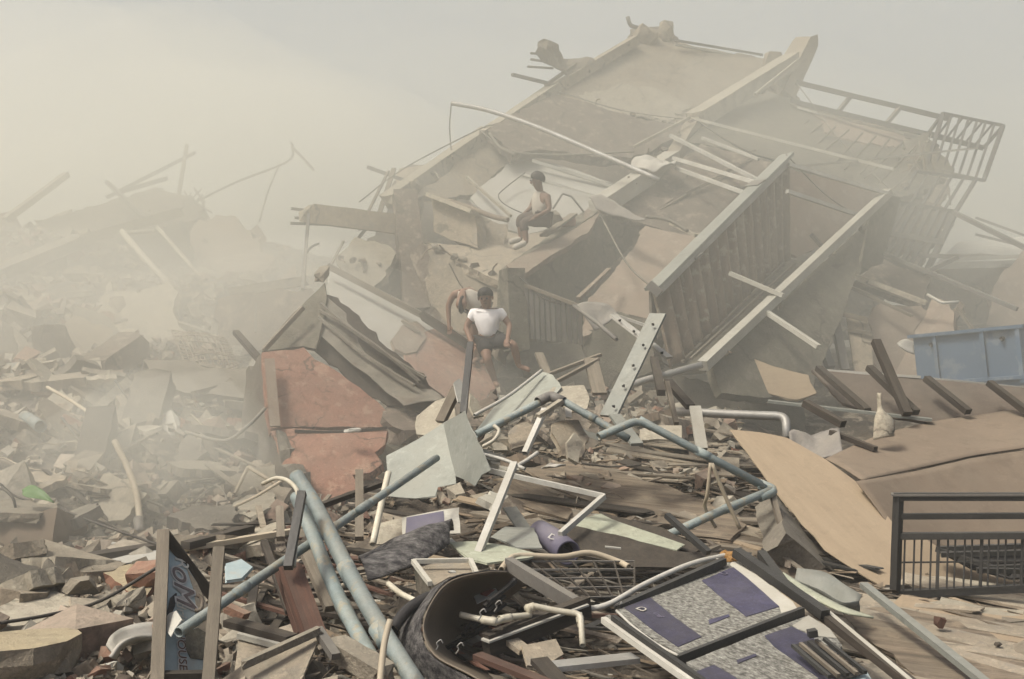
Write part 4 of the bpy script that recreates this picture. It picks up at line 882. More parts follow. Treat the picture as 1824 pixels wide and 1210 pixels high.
# planks, sheets between building and pipes
beam('steel_plank', (1084,742,11.2), (1172,560,12.0), .20, .03, M['sheet'], ('long perforated grey plank standing on end', 'plank'), n=4)
for k in range(5):
    t = .1+k*.2; x, y, d = 1084+88*t, 742-182*t, 11.1+.8*t
    chunk('bolt', (x, y, d), (.035,.035,.035), M['iron'], ('dark bolt on the long perforated plank', 'bolt', 'bolts on the perforated plank'), sub=0, sink=.5)
beam('white_plank', (1092,562,12.4), (1192,638,11.9), .13, .03, M['white'], ('white perforated plank crossing behind the long grey plank', 'plank'), n=3)
for k in range(4):
    t = .12+k*.25
    chunk('bolt_hole_cap', (1092+100*t, 562+76*t, 12.3-.5*t), (.035,.035,.035), M['iron'], ('dark cap on the white perforated plank', 'cap', 'caps on the white plank'), sub=0, sink=.5)
beam('white_plank', (1092,560,12.5), (1150,580,12.4), .07, .03, M['white'], ('short white strip beside the white perforated plank', 'strip'))
pipe('snagged_stick', [(1022,545,15.2),(1060,572,14.6),(1098,605,14)], .03, 'greymetal', ('dark stick under the snagged grey sack', 'stick'), seg=6)
plate('grey_sheet', [(850,764),(880,725),(964,662),(985,668),(1000,690),(985,708),(930,736),(870,772)], [(850,764,10.8),(964,662,11.8),(985,708,10.9)], .01, 'mint', ('pale grey sheet lying behind the pale blue pipes', 'sheet'), jag=.006)
plate('cream_board', [(975,700),(985,690),(1040,686),(1050,710),(1046,728),(1020,732),(990,712)], [(975,700,11),(1040,686,11.3),(1046,728,10.8)], .03, 'cream', ('rounded cream panel behind the grey corner fitting', 'panel'), jag=.006)
plate('cream_board', [(1006,726),(1018,726),(1018,744),(1008,742)], [(1006,726,10.6),(1018,726,10.6),(1008,742,10.5)], .02, 'white', ('tiny white tag below the grey corner fitting', 'tag'), jag=.002)
beam('plank', (960,630,14.6), (976,670,14.2), .11, .04, M['wood'], ('short plank standing near the feet of the man in white', 'plank'))
beam('plank', (975,668,13.6), (1070,632,14), .07, .04, M['wood'], ('plank tipped up behind the grey sheet, upper of two', 'plank'), n=2)
beam('plank', (988,682,13), (1066,640,13.6), .05, .04, M['wood'], ('plank tipped up behind the grey sheet, lower of two', 'plank'), n=2)
beam('plank', (1052,640,13.6), (1068,702,13), .17, .04, M['wood'], ('wide grey plank standing behind the long perforated plank', 'plank'), n=2)
beam('plank', (1238,725,11.6), (1250,800,11.2), .12, .04, M['paleb'], ('pale plank standing under the dim grey pipe', 'plank'), n=2)
beam('plank', (1230,725,12), (1190,680,12.8), .1, .06, M['darkwood'], ('dark prop leaning under the ridge of the third cell', 'prop'), n=2)
beam('plank', (1188,682,12.4), (1205,755,11.8), .05, .05, M['wood'], ('thin prop standing by the long grey plank', 'prop'), n=2)
beam('plank', (1165,640,14), (1178,700,13), .1, .08, M['darkwood'], ('dark post stub below the corrugated wall', 'post'), n=2)
beam('plank', (1095,740,11.1), (1135,792,10.6), .13, .03, M['sheet'], ('grey strip under the foot of the long perforated plank', 'strip'), n=2)
plate('pale_board', [(1140,765),(1165,758),(1214,758),(1214,785),(1172,782),(1140,785)], [(1140,765,11),(1214,758,11.1),(1172,782,10.8)], .03, 'cream', ('pale board lying beneath the long bent pipe', 'board'), jag=.008)
plate('pale_board', [(905,770),(930,745),(950,760),(945,790),(912,800)], [(905,770,10.6),(950,760,10.7),(912,800,10.3)], .03, 'tan', ('tan board behind the square white stick', 'board'), jag=.012)
plate('pale_board', [(985,755),(1030,748),(1050,780),(1035,815),(1000,812)], [(985,755,10.9),(1050,780,10.9),(1000,812,10.5)], .05, 'tan', ('broken tan board below the grey corner fitting', 'board'), jag=.02)
plate('pale_board', [(1010,790),(1025,770),(1040,790),(1030,825),(1012,815)], [(1010,790,10.3),(1040,790,10.4),(1030,825,10.2)], .04, 'cream', ('small cream board leaning on the broken tan board', 'board'), jag=.012)
loft('crumpled_cloth', [(965,815,10),(985,808,10.1),(1005,820,10)], [(972,832,9.8),(990,838,9.7),(1008,828,9.8)], 14, 8, 'cloth', ('crumpled pinkish cloth on the splintered floor', 'cloth'), t=.01, rough=.14)
# ---------------------------------------------------------------- right: curved boards, canopy, tank, railing
plate('plywood_sheet', [(1300,765),(1352,770),(1402,780),(1470,818),(1530,862),(1572,908),(1602,948),(1592,1056),(1545,1030),(1500,1000),(1470,980),(1430,935),(1385,880)],
      [(1300,765,10.8),(1592,1056,8.9),(1530,862,10.2)], .012, 'ply', ('stiff sheet of light plywood with a long straight free edge', 'plywood sheet'), jag=.003)
plate('plywood_end', [(1592,960),(1632,950),(1690,985),(1770,1028),(1824,1040),(1840,1050),(1700,1058),(1592,1056)], [(1592,960,9.55),(1690,985,9.5),(1592,1056,9.05)], .012, 'ply', ('end of the plywood lying behind the railing bars', 'plywood sheet'), jag=.003)
loft('hardboard_sheet', [(1470,818,10.9),(1560,778,11.8),(1660,752,12.4),(1740,740,12.8),(2000,702,13.2),(2150,690,13.4)], [(1535,856,10.2),(1620,838,10.8),(1700,820,11.2),(1760,808,11.4),(2000,775,11.8),(2150,765,12)], 40, 12, 'hard', ('bulging brown hardboard sheet, farther of two', 'hardboard sheet'), mid=-.01, t=.01)
loft('hardboard_sheet', [(1525,858,10.05),(1620,842,10.6),(1700,824,10.9),(1760,812,11.1),(2000,780,11.5),(2150,770,11.7)], [(1600,962,9.62),(1660,975,9.7),(1720,985,9.8),(1780,990,9.9),(2000,998,10.15),(2150,1000,10.3)], 40, 14, 'hard', ('bulging brown hardboard sheet, nearer one behind the railing', 'hardboard sheet'), mid=-.01, t=.01)
plate('fallen_canopy', [(1446,658),(1560,666),(1700,680),(1850,694),(2100,717),(2100,750),(1850,740),(1760,742),(1660,752),(1600,744),(1500,718)], [(1446,658,14),(1850,694,13.4),(1600,744,13)], .04, 'under', ('fallen canopy panel with a peeling white edge under the blue tank', 'panel'), jag=.006)
for a, b, d in [((1452,659),(1640,672),14), ((1650,674),(2098,718),13.7)]:
    beam('canopy_edge', (*a, d), (*b, d-.3), .03, .03, M['white'], ('peeling white edge strip of the canopy panel', 'edge strip', 'edge strips of the canopy panel'), n=3)
for i, (a, b, lab) in enumerate([((1458,656,13.6),(1545,732,12.6),'first dark batten under the canopy panel, nearest the third cell'), ((1548,655,13.2),(1632,735,12.4),'dark batten under the canopy panel, crossing the tall dark stick'),
                    ((1650,674,13.2),(1725,734,12.6),'dark batten in the middle of the canopy panel'), ((1762,682,13),(1835,738,12.5),'dark batten at the outer end of the canopy panel')]):
    beam('canopy_batten', a, b, .09, .07, M['darkwood'], (lab, 'batten'), n=2)
beam('tall_stick', (1560,608,12.9), (1616,738,12.1), .10, .08, M['darkwood'], ('tall dark stick standing through the canopy panel', 'stick'), n=2)
beam('dark_stick', (1434,718,12.4), (1502,756,12), .1, .08, M['darkwood'], ('dark stick lying below the canopy panel', 'stick'), n=2)
beam('white_board', (1368,715,12.9), (1660,748,12.3), .12, .03, M['sheet'], ('long pale board under the canopy panel', 'board'), n=3)
loft('plastic_bag', [(1563,700,11.4),(1563,728,11.4),(1557,748,11.35),(1556,784,11.3)], [(1569,700,11.4),(1572,730,11.4),(1591,750,11.35),(1592,778,11.3)], 16, 8, 'cream', ('pale plastic bag with a twisted neck hanging below the canopy', 'bag'), mid=.05, t=.01, rough=.04)
loft('dusty_cloth', [(1405,775,11.6),(1430,765,11.8),(1470,770,11.9),(1495,765,12)], [(1420,800,11.2),(1450,805,11.2),(1480,810,11.1),(1500,800,11.2)], 18, 8, 'greycl', ('dusty grey cloth heap behind the plywood sheet', 'cloth'), t=.02, rough=.22)
beam('dark_stick', (1560,800,11.2), (1480,770,11.7), .06, .05, M['darkwood'], ('thin dark stick beside the dusty cloth heap', 'stick'), n=2)
# the blue tank
d0 = 16.6
TK = thing('water_tank', at((1720, 690, d0)), 'blue grey metal tank with a flanged rim standing above the canopy panel', 'tank')
A, Bq, Cq, D = (1626,597,d0), (1816,579,d0-1.0), (1626,690,d0), (1816,690,d0-1.0)
pa, pb = at(A), at(Bq)
ux = (pb-pa); ln = ux.length; ux.normalize(); uy = Vector((0,0,1)).cross(ux).normalized(); uz = ux.cross(uy)
tw = frame(pa, ux, uy, uz)
hgt = .86
box_part('body', (ln/2, .7, -hgt/2), ln, 1.4, hgt, 'tank', TK, tw)
for nm, c, s in [('rim', (ln/2, -.03, -.02), (ln+.12, .08, .05)), ('rim', (ln+.03, .7, -.02), (.08, 1.4, .05)), ('rim', (ln/2, -.03, -hgt+.12), (ln+.1, .07, .05)),
                 ('stiffener', (.34*ln/1.6, -.025, -hgt/2), (.05, .05, hgt-.08)), ('stiffener', (.66*ln, -.025, -hgt/2), (.06, .06, hgt-.08)), ('stiffener', (ln-.03, -.025, -hgt/2), (.06, .06, hgt-.08))]:
    box_part(nm, c, *s, 'tank', TK, tw)
for x in (.18*ln, .84*ln):
    V, Fc = tube_data([Vector((x, 0.02, -.17)), Vector((x, -.03, -.17))], .035, 12, True)
    link('outlet', V, Fc, 'iron', tw, TK, smooth=True)
# railing on its concrete lip
RL = thing('iron_railing', at((1700, 1062, 8.8)), 'dark iron railing panel with thin bars standing by the plywood sheet', 'railing')
def rb(n_, a, b, wd, hd, m='iron', par=RL): return beam(n_, a, b, wd, hd, M[m], None, par, n=2)
XR = 2260
def ry(y, x, s=0.0): return y + s*(x-1600)
dr = lambda x: 8.7 - .35*(x-1600)/350
for y, s, wd in [(885,0.0,.06),(920,-.005,.045),(955,-.005,.05),(1058,-.045,.06)]:
    rb('rail', (1592, ry(y, 1592, s), dr(1592)), (XR, ry(y, XR, s), dr(XR)), wd, wd)
rb('top_cap', (1588, 881, dr(1588)), (XR, 880, dr(XR)), .09, .015, 'greymetal')
rb('post', (1600, 884, dr(1600)), (1594, 1062, dr(1594)-.02), .06, .06)
k = 0
x = 1612
while x < XR:
    thick = k % 5 == 4
    rb('bar', (x, 958, dr(x)), (x-3, ry(1056, x, -.045), dr(x)-.02), .024 if thick else .012, .014)
    x += 13 if k % 2 else 17; k += 1
rb('cross_bar', (1606,1002,dr(1606)), (XR,996,dr(XR)), .012, .012)
BR = thing('iron_rack', at((1800, 1040, 9.2)), 'dark iron rack frame lying flat behind the railing bars', 'iron frame')
for a, b in [((1668,978,9.3),(1960,968,9.0)), ((1676,988,9.2),(1960,980,8.95)), ((1760,1012,8.95),(1960,1004,8.8)), ((1668,978,9.3),(1800,1022,8.9)), ((1740,1016,8.9),(1960,1020,8.7))]:
    beam('bar', a, b, .05, .04, M['iron'], None, BR, n=2)
plate('dark_board', [(1680,985),(1760,982),(1960,975),(1960,1022),(1800,1030),(1730,1012)], [(1680,985,9.35),(1960,975,9.1),(1800,1030,9.0)], .02, 'black', ('dark board lying in the iron rack behind the railing', 'board'), jag=.004)
plate('concrete_lip', [(1378,870),(1440,958),(1500,1008),(1585,1062),(1640,1068),(1560,1058),(1470,1010),(1400,950)], [(1378,870,10.15),(1440,958,9.6),(1470,1010,9.2)], .25, 'darkconc', ('dark ledge under the free edge of the plywood', 'ledge'), jag=.02)
beam('prop', (1375,880,9.6), (1400,970,9.3), .045, .04, M['wood'], ('upright prop below the tip of the long bent pipe', 'prop'), n=2)

# worn floor boards still holding together
def floor_sheet(o, lab, up=.10):
    A = [G(*q, up) for q in (o[0], o[len(o)//3], o[2*len(o)//3])]
    plate('floor_sheet', o, A, .03, 'floor', (lab, 'floor boards'), jag=.02, step=.15)
floor_sheet([(925,836),(1010,822),(1085,838),(1180,862),(1262,895),(1330,935),(1300,962),(1190,945),(1090,905),(1000,875)], 'worn tan floor boards under the long bent pipe', .14)
floor_sheet([(1230,952),(1330,945),(1400,965),(1500,1040),(1420,1035),(1330,990)], 'worn floor boards between the upper purple panel and the ledge', .12)
floor_sheet([(1500,1085),(1600,1082),(1720,1110),(2050,1185),(2050,1260),(1660,1225),(1560,1150)], 'pale worn floor boards below the railing', .08)
floor_sheet([(1640,1072),(1760,1066),(2050,1082),(2050,1160),(1760,1110)], 'dark worn floor boards close under the railing', .06)
floor_sheet([(900,850),(960,862),(1030,905),(1010,925),(930,900),(880,880)], 'worn floor boards behind the square white pole', .12)
# ================================================================ nearest things along the bottom
# the sign, lying on its side
sa = [(290,960,6.5),(372,1080,6.45),(285,1212,5.9)]
SG = thing('shop_sign', at((320, 1205, 6.2)), 'torn blue shop sign in a wooden frame standing on its end', 'sign')
plate('sign_face', [(300,972),(322,992),(352,1040),(372,1085),(374,1180),(366,1196),(292,1206),(296,1090)], sa, .02, 'signblue', None, SG, jag=.004)
plate('grey_area', [(332,1010),(352,1040),(372,1085),(374,1170),(345,1150),(352,1090),(345,1050)], sa, .006, 'tan', None, SG, jag=.004, lift=.004)
plate('dark_figure', [(332,1128),(352,1118),(372,1130),(374,1176),(340,1172),(330,1150)], sa, .006, 'olive', None, SG, jag=.006, lift=.008)
plate('hole_shade_patch', [(303,1066),(314,1056),(312,1080),(304,1098),(297,1096)], sa, .004, 'black', None, SG, jag=.004, lift=.006)  # black patch on the face, painting the shade inside a tear
plate('torn_flap', [(294,1102),(302,1092),(314,1088),(324,1104),(312,1120),(304,1134),(298,1126)], [(294,1102,6.15),(324,1104,6.05),(304,1134,5.98)], .008, 'pale', None, SG, jag=.004)
def letters(txt, px, py, size, m, lift, par, anchors, ang, shear=0.0, name='lettering', off=0.0, sx=1.0):
    A = [at(q) for q in anchors]; nrm = (A[1]-A[0]).cross(A[2]-A[0]).normalized()
    if nrm.dot(CAM-A[0]) < 0: nrm = -nrm
    r = ray(px, py); p = CAM + r*((A[0]-CAM).dot(nrm)/r.dot(nrm)) + nrm*lift
    # text runs towards the pixel direction ang (degrees clockwise from picture right)
    q = (px + 60*math.cos(R(ang)), py + 60*math.sin(R(ang))); r2 = ray(*q); p2 = CAM + r2*((A[0]-CAM).dot(nrm)/r2.dot(nrm)) + nrm*lift
    x = (p2-p).normalized(); y = nrm.cross(x)
    cu = bpy.data.curves.new(name, 'FONT'); cu.body = txt; cu.size = size; cu.shear = shear; cu.extrude = .001; cu.offset = off
    cu.align_x = 'CENTER'; cu.align_y = 'CENTER'
    cu.materials.append(M[m])
    o = bpy.data.objects.new(name, cu); COL.objects.link(o)
    mw = frame(p, x*sx, y, nrm)
    bpy.context.view_layer.update()
    me = bpy.data.meshes.new_from_object(o); bpy.data.objects.remove(o)
    o = bpy.data.objects.new(name, me); COL.objects.link(o)
    setm(o, mw, par)
    return o
letters('oM', 324, 1042, .19, 'letterw', .006, SG, sa, 82, .35, off=.010); letters('oM', 324, 1042, .19, 'letterd', .010, SG, sa, 82, .35)
letters('R', 322, 1003, .13, 'pale', .006, SG, sa, 80, .2)
letters('drin', 322, 1092, .09, 'pale', .008, SG, sa, 84, .2)
letters('HOUSE', 322, 1160, .075, 'letterw', .006, SG, sa, 86, 0, off=.005); letters('HOUSE', 322, 1160, .075, 'redwood', .010, SG, sa, 86, 0)
pipe('emblem_ring', [(352,1060,6.3),(360,1068,6.28),(358,1085,6.2),(348,1088,6.2)], .012, 'brown', None, SG, curve=True, seg=6)
beam('frame', (291,948,6.5), (280,1222,5.8), .07, .06, M['wood'], None, SG, n=4)
beam('frame', (293,950,6.5), (378,1062,6.6), .07, .06, M['darkwood'], None, SG, n=3)
beam('frame', (284,1206,5.85), (372,1204,5.95), .06, .05, M['darkwood'], None, SG, n=2)
beam('wooden_post', (390,978,6.1), (371,1222,5.5), .062, .05, M['wood'], ('pale wooden post standing in front of the blue sign', 'post'), n=4)
plate('blue_plastic', [(402,1004),(430,996),(450,1010),(430,1030),(402,1034)], [(402,1004,7.4),(450,1010,7.4),(402,1034,7.2)], .02, 'signblue', ('scrap of blue plastic behind the pale wooden post', 'plastic scrap'), jag=.01)
beam('brick_strip', (398,1080,6.9), (442,1100,6.8), .06, .05, M['brick'], ('reddish broken strip beside the pale wooden post', 'strip'), broken=.04)
beam('dark_plank', (408,1108,6.4), (520,1138,6.1), .09, .04, M['darkwood'], ('dark plank lying across the wooden cabinet face', 'plank'), n=2)
plate('broken_cabinet', [(425,1130),(508,1152),(505,1176),(470,1200),(415,1215)], [(425,1130,6.2),(508,1152,6.1),(415,1215,5.8)], .03, 'tan', ('open wooden cabinet face with a pale edge beside the pale post', 'cabinet'), jag=.004)
beam('pale_edge', (424,1132,6.15), (510,1154,6.05), .03, .03, M['paleb'], ('pale edge strip over the wooden cabinet face', 'strip'), n=2)
plate('hanging_board', [(395,1210),(440,1180),(500,1148),(560,1122),(572,1130),(552,1175),(532,1222),(395,1222)], [(395,1210,5.7),(572,1130,6.0),(532,1222,5.6)], .02, 'tan', ('olive tan board in the lower middle with a crusted top edge', 'board'), jag=.004)
beam('crusted_edge', (430,1186,5.65), (570,1122,5.95), .04, .04, M['concrete'], ('crusted pale edge of the olive tan board', 'edge'), n=5, broken=.04)
beam('concrete_bar', (596,1150,6.0), (690,1205,5.7), .13, .1, M['concrete'], ('rough concrete bar beside the foot of the thick pipes', 'bar'), broken=.04, n=5)
beam('grey_bar', (566,1122,6), (598,1170,5.8), .05, .04, M['greymetal'], ('small grey bar at the corner of the olive tan board', 'bar'), n=2)
beam('red_timber', (515,1010,6.7), (562,1140,6.25), .12, .1, M['redwood'], ('reddish timber standing between the iron bar and the thick pipes', 'timber'), n=4, broken=.04)
beam('red_timber', (500,1015,6.9), (540,1135,6.4), .07, .07, M['redwood'], ('narrow reddish timber beside the wider reddish timber', 'timber'), n=4, broken=.04)
for i, (a, b, wd, m, lab) in enumerate([((470,965,8),(515,1090,7.2),.05,'darkwood','dark stick leaning behind the black iron bar'), ((455,1030,7.6),(440,1130,7),.06,'wood','grey stick standing behind the straight pipe'),
    ((545,985,7.4),(588,1085,6.9),.07,'wood','grey lath lying between the reddish timber and thick pipes'), ((640,840,9.6),(640,960,8.8),.07,'wood','thin grey upright in front of the lower terracotta wall'),
    ((560,905,9),(680,862,9.6),.06,'darkwood','dark lath running up to the bent metal panel'), ((498,905,8.6),(500,960,8.2),.06,'wood','short upright stick behind the thick pipes')]):
    beam('stick', a, b, wd, wd*.7, M[m], (lab, 'stick'), n=2)
# flecked rolls
loft('carpet_roll', [(640,1000,7.9),(690,975,8),(750,955,8.1),(808,950,8.2)], [(655,1032,7.3),(700,1018,7.4),(750,1000,7.6),(800,972,7.9)], 40, 20, 'lino', ('dark flecked carpet lying curled over the rubble beside the thick pipes', 'carpet'), mid=-.13, t=.015, rough=.06)
roll_m = [(0,0)]
def curl(name, cpx, cpy, d, rx, ry_, a0, a1, L0, t, m, lab, cat, off=(0,0,0), n=40, nv=10):
    """a sheet curled round an axis that points away from the lens"""
    c = at((cpx, cpy, d)); V = []
    ax = Vector(off)
    for i in range(n+1):
        a = R(a0 + (a1-a0)*i/n)
        for j in range(nv+1):
            s = j/nv
            V.append(c + Vector((math.cos(a)*rx*(1-.12*s), 0, math.sin(a)*ry_*(1-.12*s))) + ax*(L0*s) + Vector((0, .05*math.sin(a*2), .012*noise.noise(Vector((a*2, s*3, 1))))))
    Fc = [(i*(nv+1)+j, (i+1)*(nv+1)+j, (i+1)*(nv+1)+j+1, i*(nv+1)+j+1) for i in range(n) for j in range(nv)]
    o = link(name, V, Fc, m, None, None, (lab, cat), smooth=True)
    md = o.modifiers.new('thickness', 'SOLIDIFY'); md.thickness = t; md.offset = 0
    return o
RL2 = loft('curled_sheet', [(905,1018,6.5),(860,1018,6.35),(800,1032,6.2),(765,1070,6.05),(748,1120,5.95),(768,1170,5.8),(830,1205,5.65),(880,1235,5.5)],
     [(900,1020,6.7),(846,1022,6.6),(782,1042,6.5),(735,1084,6.35),(712,1135,6.2),(722,1192,6.05),(765,1240,5.9),(805,1270,5.8)], 60, 14, 'lino', ('big curled sheet with a flecked outside and brown inside', 'curled sheet'), t=.007, rough=.01)
loft('curled_lining', [(905,1019,6.46),(862,1020,6.33),(804,1035,6.18),(770,1071,6.03),(754,1120,5.93),(774,1167,5.78),(835,1201,5.63),(884,1230,5.49)],
     [(935,1040,7.3),(912,1060,7.3),(880,1082,7.25),(850,1104,7.2),(826,1128,7.1),(826,1152,7.0),(850,1184,6.8),(900,1214,6.5)], 60, 14, 'inside', ('smooth brown lining inside the big curled sheet', 'lining'), t=.008)
# dark fittings within the curl
for i in range(9):
    a = random.uniform(790, 880); y = 1165 - (a-790)*1.0 + random.uniform(-14, 14)
    beam('black_rail', (a, y, 6.3), (a+random.uniform(30, 60), y-random.uniform(22, 50), 6.5), .025, .02, M['black'], ('short black rail inside the big curled sheet', 'rail', 'black rails inside the curled sheet'), n=1)
for (px, py) in [(812,1165),(852,1105),(880,1090),(775,1160)]:
    pipe('wire_hook', [(px,py,5.95),(px+5,py-8,5.95),(px+3,py-14,5.95),(px+10,py-20,5.95),(px+14,py-14,5.95)], .004, 'steel', ('small wire hook inside the big curled sheet', 'hook', 'wire hooks inside the curled sheet'), curve=True, seg=6)
plate('printed_card', [(845,1062),(880,1042),(888,1056),(850,1075)], [(845,1062,6.7),(888,1056,6.75),(850,1075,6.6)], .006, 'white', ('white card with red print inside the curled sheet', 'card'), jag=.002)
plate('red_print', [(855,1058),(868,1050),(882,1050),(866,1062)], [(845,1062,6.68),(888,1056,6.73),(850,1075,6.58)], .003, 'redp', ('red printed patch on the white card', 'print'), jag=.002)
pipe('plumbing_pipe', [(820,1095,6.3),(850,1102,6.25),(882,1108,6.2),(905,1100,6.3),(945,1096,6.4)], .018, 'pvcw', ('cream plumbing pipe with couplings in front of the curled sheet', 'pipe'), curve=True)
pipe('plumbing_pipe', [(942,1098,6.4),(944,1078,6.4),(990,1088,6.4),(1034,1094,6.4),(1038,1150,6.2)], .018, 'pvcw', ('cream plumbing pipe with two elbows ending in a downpipe', 'pipe'), rad=.04)
for (a, b) in [((858,1104,6.22),(885,1108,6.2)), ((890,1104,6.25),(910,1100,6.3)), ((1032,1098,6.4),(1034,1110,6.38)), ((938,1084,6.42),(952,1080,6.4))]:
    pipe('pipe_coupling', [a, b], .024, 'pvcw', ('short thicker coupling on the cream plumbing pipes', 'pipe coupling', 'couplings on the cream plumbing'))
pipe('plumbing_pipe', [(692,1040,6.9),(715,1058,6.7),(748,1074,6.5)], .018, 'pvcw', ('white curved pipe going into the curled sheet', 'pipe'), curve=True)
pipe('rubber_hose', [(700,1120,6.1),(725,1088,6.2),(760,1066,6.3),(790,1060,6.4)], .035, 'black', ('black rubber hose over the top of the curled sheet', 'hose'), curve=True)
pipe('hose_tail', [(695,1105,5.6),(684,1150,5.5),(676,1225,5.3)], .017, 'hose', ('pale flexible hose hanging in front of the thick pipes', 'hose'), curve=True)
# drawer box
DB = thing('drawer_box', at((790, 1050, 7.2)), 'olive wooden drawer box with pale rims behind the curled sheet', 'drawer')
q = [(736,1000,7.5),(838,998,7.6),(858,1042,7.0),(766,1040,6.95)]
plate('bottom', [(740,1000),(836,999),(850,1020),(800,1028),(772,1044)], [(740,1000,7.7),(836,999,7.8),(772,1044,7.2)], .02, 'tan', None, DB, jag=0)
for a, b in ((q[0], q[1]), (q[1], q[2]), (q[0], q[3])): beam('rim', a, b, .03, .03, M['paleb'], None, DB, n=1)
plate('side', [(736,1003),(768,1044),(770,1085),(742,1052)], [(736,1003,7.5),(768,1044,6.95),(742,1052,7.4)], .02, 'olive', None, DB, jag=0)
chunk('plaster_piece', (806,1020,7.3), (.06,.03,.02), M['white'], ('white pebble lying in the olive drawer box', 'pebble'), sub=0)
beam('pale_batten', (800,962,8.2), (838,1000,7.8), .04, .03, M['paleb'], ('pale batten behind the olive drawer box', 'batten'), n=1)
plate('green_board', [(800,966),(845,964),(900,972),(964,988),(940,994),(905,998),(868,1003),(838,996)], [(800,966,8.1),(964,988,8.0),(868,1003,7.6)], .015, 'greenb', ('pale green board under the foot of the square white pole', 'board'), jag=.003)
plate('grey_board', [(876,955),(900,938),(950,940),(966,975),(920,975)], [(876,955,8.6),(950,940,8.8),(920,975,8.2)], .015, 'sheet', ('worn grey board behind the pale green board', 'board'), jag=.005)
plate('torn_poster', [(668,935),(720,922),(726,955),(700,968),(664,970)], [(668,935,8.8),(726,955,8.7),(664,970,8.5)], .01, 'cream', ('torn cream poster beside the faded purple print', 'poster'), jag=.006)
pp = plate('printed_sheet', [(716,922),(790,908),(818,904),(820,950),(808,950),(718,960)], [(716,922,8.8),(818,904,9.0),(718,960,8.5)], .01, 'paleb', ('faded purple and white printed sheet above the flecked carpet', 'printed sheet'), jag=.003)
plate('purple_area', [(724,922),(790,910),(792,940),(760,946),(722,952)], [(716,922,8.8),(818,904,9.0),(718,960,8.5)], .004, 'lilac', None, pp, jag=.002, lift=.004)
beam('pale_strip', (908,905,9.4), (935,945,9), .12, .02, M['sheet'], ('grey strip of board beside the dark purple roll', 'strip'), n=2)
# dark purple roll with its letter
rl = pipe('printed_roll', [(960,948,8.9),(985,962,8.7),(1012,985,8.4)], .10, 'lilac', ('dusty dark purple roll with a letter D printed on it', 'roll'), seg=20)
letters('D', 982, 968, .10, 'pale', .06, rl, [(970,960,8.58),(1000,965,8.58),(985,990,8.4)], 25)
plate('open_drawer', [(1012,930),(1070,915),(1090,925),(1220,970),(1205,980),(1120,960),(1030,945)], [(1012,930,9),(1070,915,9.2),(1205,980,8.6)], .015, 'greenb', ('pale green shelf board in the dark broken crate', 'board'), jag=.003)
CR = thing('broken_crate', at((1120, 985, 8.6)), 'dark broken crate lying open beside the purple panels', 'crate')
plate('side', [(1066,910),(1090,918),(1180,940),(1252,976),(1236,985),(1150,962),(1085,935)], [(1066,910,9.3),(1252,976,8.7),(1150,962,8.9)], .03, 'darkwood', None, CR, jag=.006)
plate('side', [(1012,934),(1120,958),(1205,982),(1290,985),(1250,1012),(1130,1010),(1040,990),(1005,970)], [(1012,934,8.85),(1205,982,8.5),(1130,1010,8.3)], .03, 'darkwood', None, CR, jag=.006)
beam('dark_stick', (1188,918,8.6), (1262,985,8.2), .05, .04, M['iron'], ('black stick standing up behind the upper purple panel', 'stick'), n=1)
beam('pale_strip', (1078,974,8.2), (1106,977,8.2), .03, .01, M['white'], ('tiny white strip inside the dark broken crate', 'strip'), n=1)
# wire rack
WR = thing('wire_rack', at((1010, 1060, 7.6)), 'dusty iron rack of crossed bars lying on the boards behind the plumbing', 'rack')
c = [at(v) for v in [(905,1000,7.9),(1130,1000,8.1),(1130,1062,7.4),(1010,1066,7.1)]]
for k in range(7):
    t = k/6; beam('bar', c[0].lerp(c[1], t), c[3].lerp(c[2], t), .013, .012, M['darkwood'], None, WR, n=1)
for k in range(5):
    t = k/4; beam('bar', c[0].lerp(c[3], t), c[1].lerp(c[2], t), .014, .012, M['greymetal'], None, WR, n=1)
beam('long_edge', (905,1004,7.6), (1040,1086,6.9), .06, .09, M['greymetal'], ('grey steel edge bar running down to the plumbing elbow', 'bar'), n=2)
beam('pale_strip', (907,1000,7.58), (1042,1081,6.88), .03, .012, M['paleb'], ('pale top strip on the grey steel edge bar', 'strip'), n=2)
pipe('bent_tube', [(893,1015,7.5),(905,1000,7.7),(925,990,7.9),(1000,992,8),(1050,985,8.1),(1100,1000,8.1),(1120,1010,8)], .022, 'hose', ('bent pale tube over the top of the wire rack', 'tube'), curve=True)
# aluminium channel frame and the purple panels
ALU = M['steel']
beam('metal_channel', (866,1150,6.2), (1046,1080,6.7), .07, .13, M['darkwood'], ('dark channel with a pale top running up from the curled sheet', 'channel'), n=2)
beam('pale_strip', (864,1142,6.17), (1042,1076,6.66), .075, .012, M['white'], ('pale top face of the dark channel', 'strip'), n=2)
pipe('bent_edge_bar', [(1038,1087,6.7),(1085,1076,6.75),(1150,1040,7.0),(1230,1005,7.3),(1300,988,7.6)], .018, 'white', ('white bent edge bar along the top of the upper purple panel', 'edge bar'), curve=True, seg=8)
beam('panel_rail', (1100,1084,6.62), (1290,1000,7.4), .04, .05, M['iron'], ('dark rail below the white bent edge bar', 'rail'), n=3)
PA = [(1095,1085,6.6),(1312,994,7.6),(1210,1165,5.95)]
P1 = plate('printed_board', [(1098,1086),(1160,1058),(1240,1022),(1310,992),(1345,1022),(1412,1072),(1420,1084),(1340,1118),(1260,1150),(1212,1166),(1150,1130)], PA, .02, 'speck', ('upper purple and speckled grey printed panel', 'printed panel'), jag=.003)
plate('purple_area', [(1112,1082),(1158,1064),(1200,1098),(1250,1134),(1208,1152),(1150,1112)], PA, .004, 'purple', None, P1, jag=.002, lift=.004)
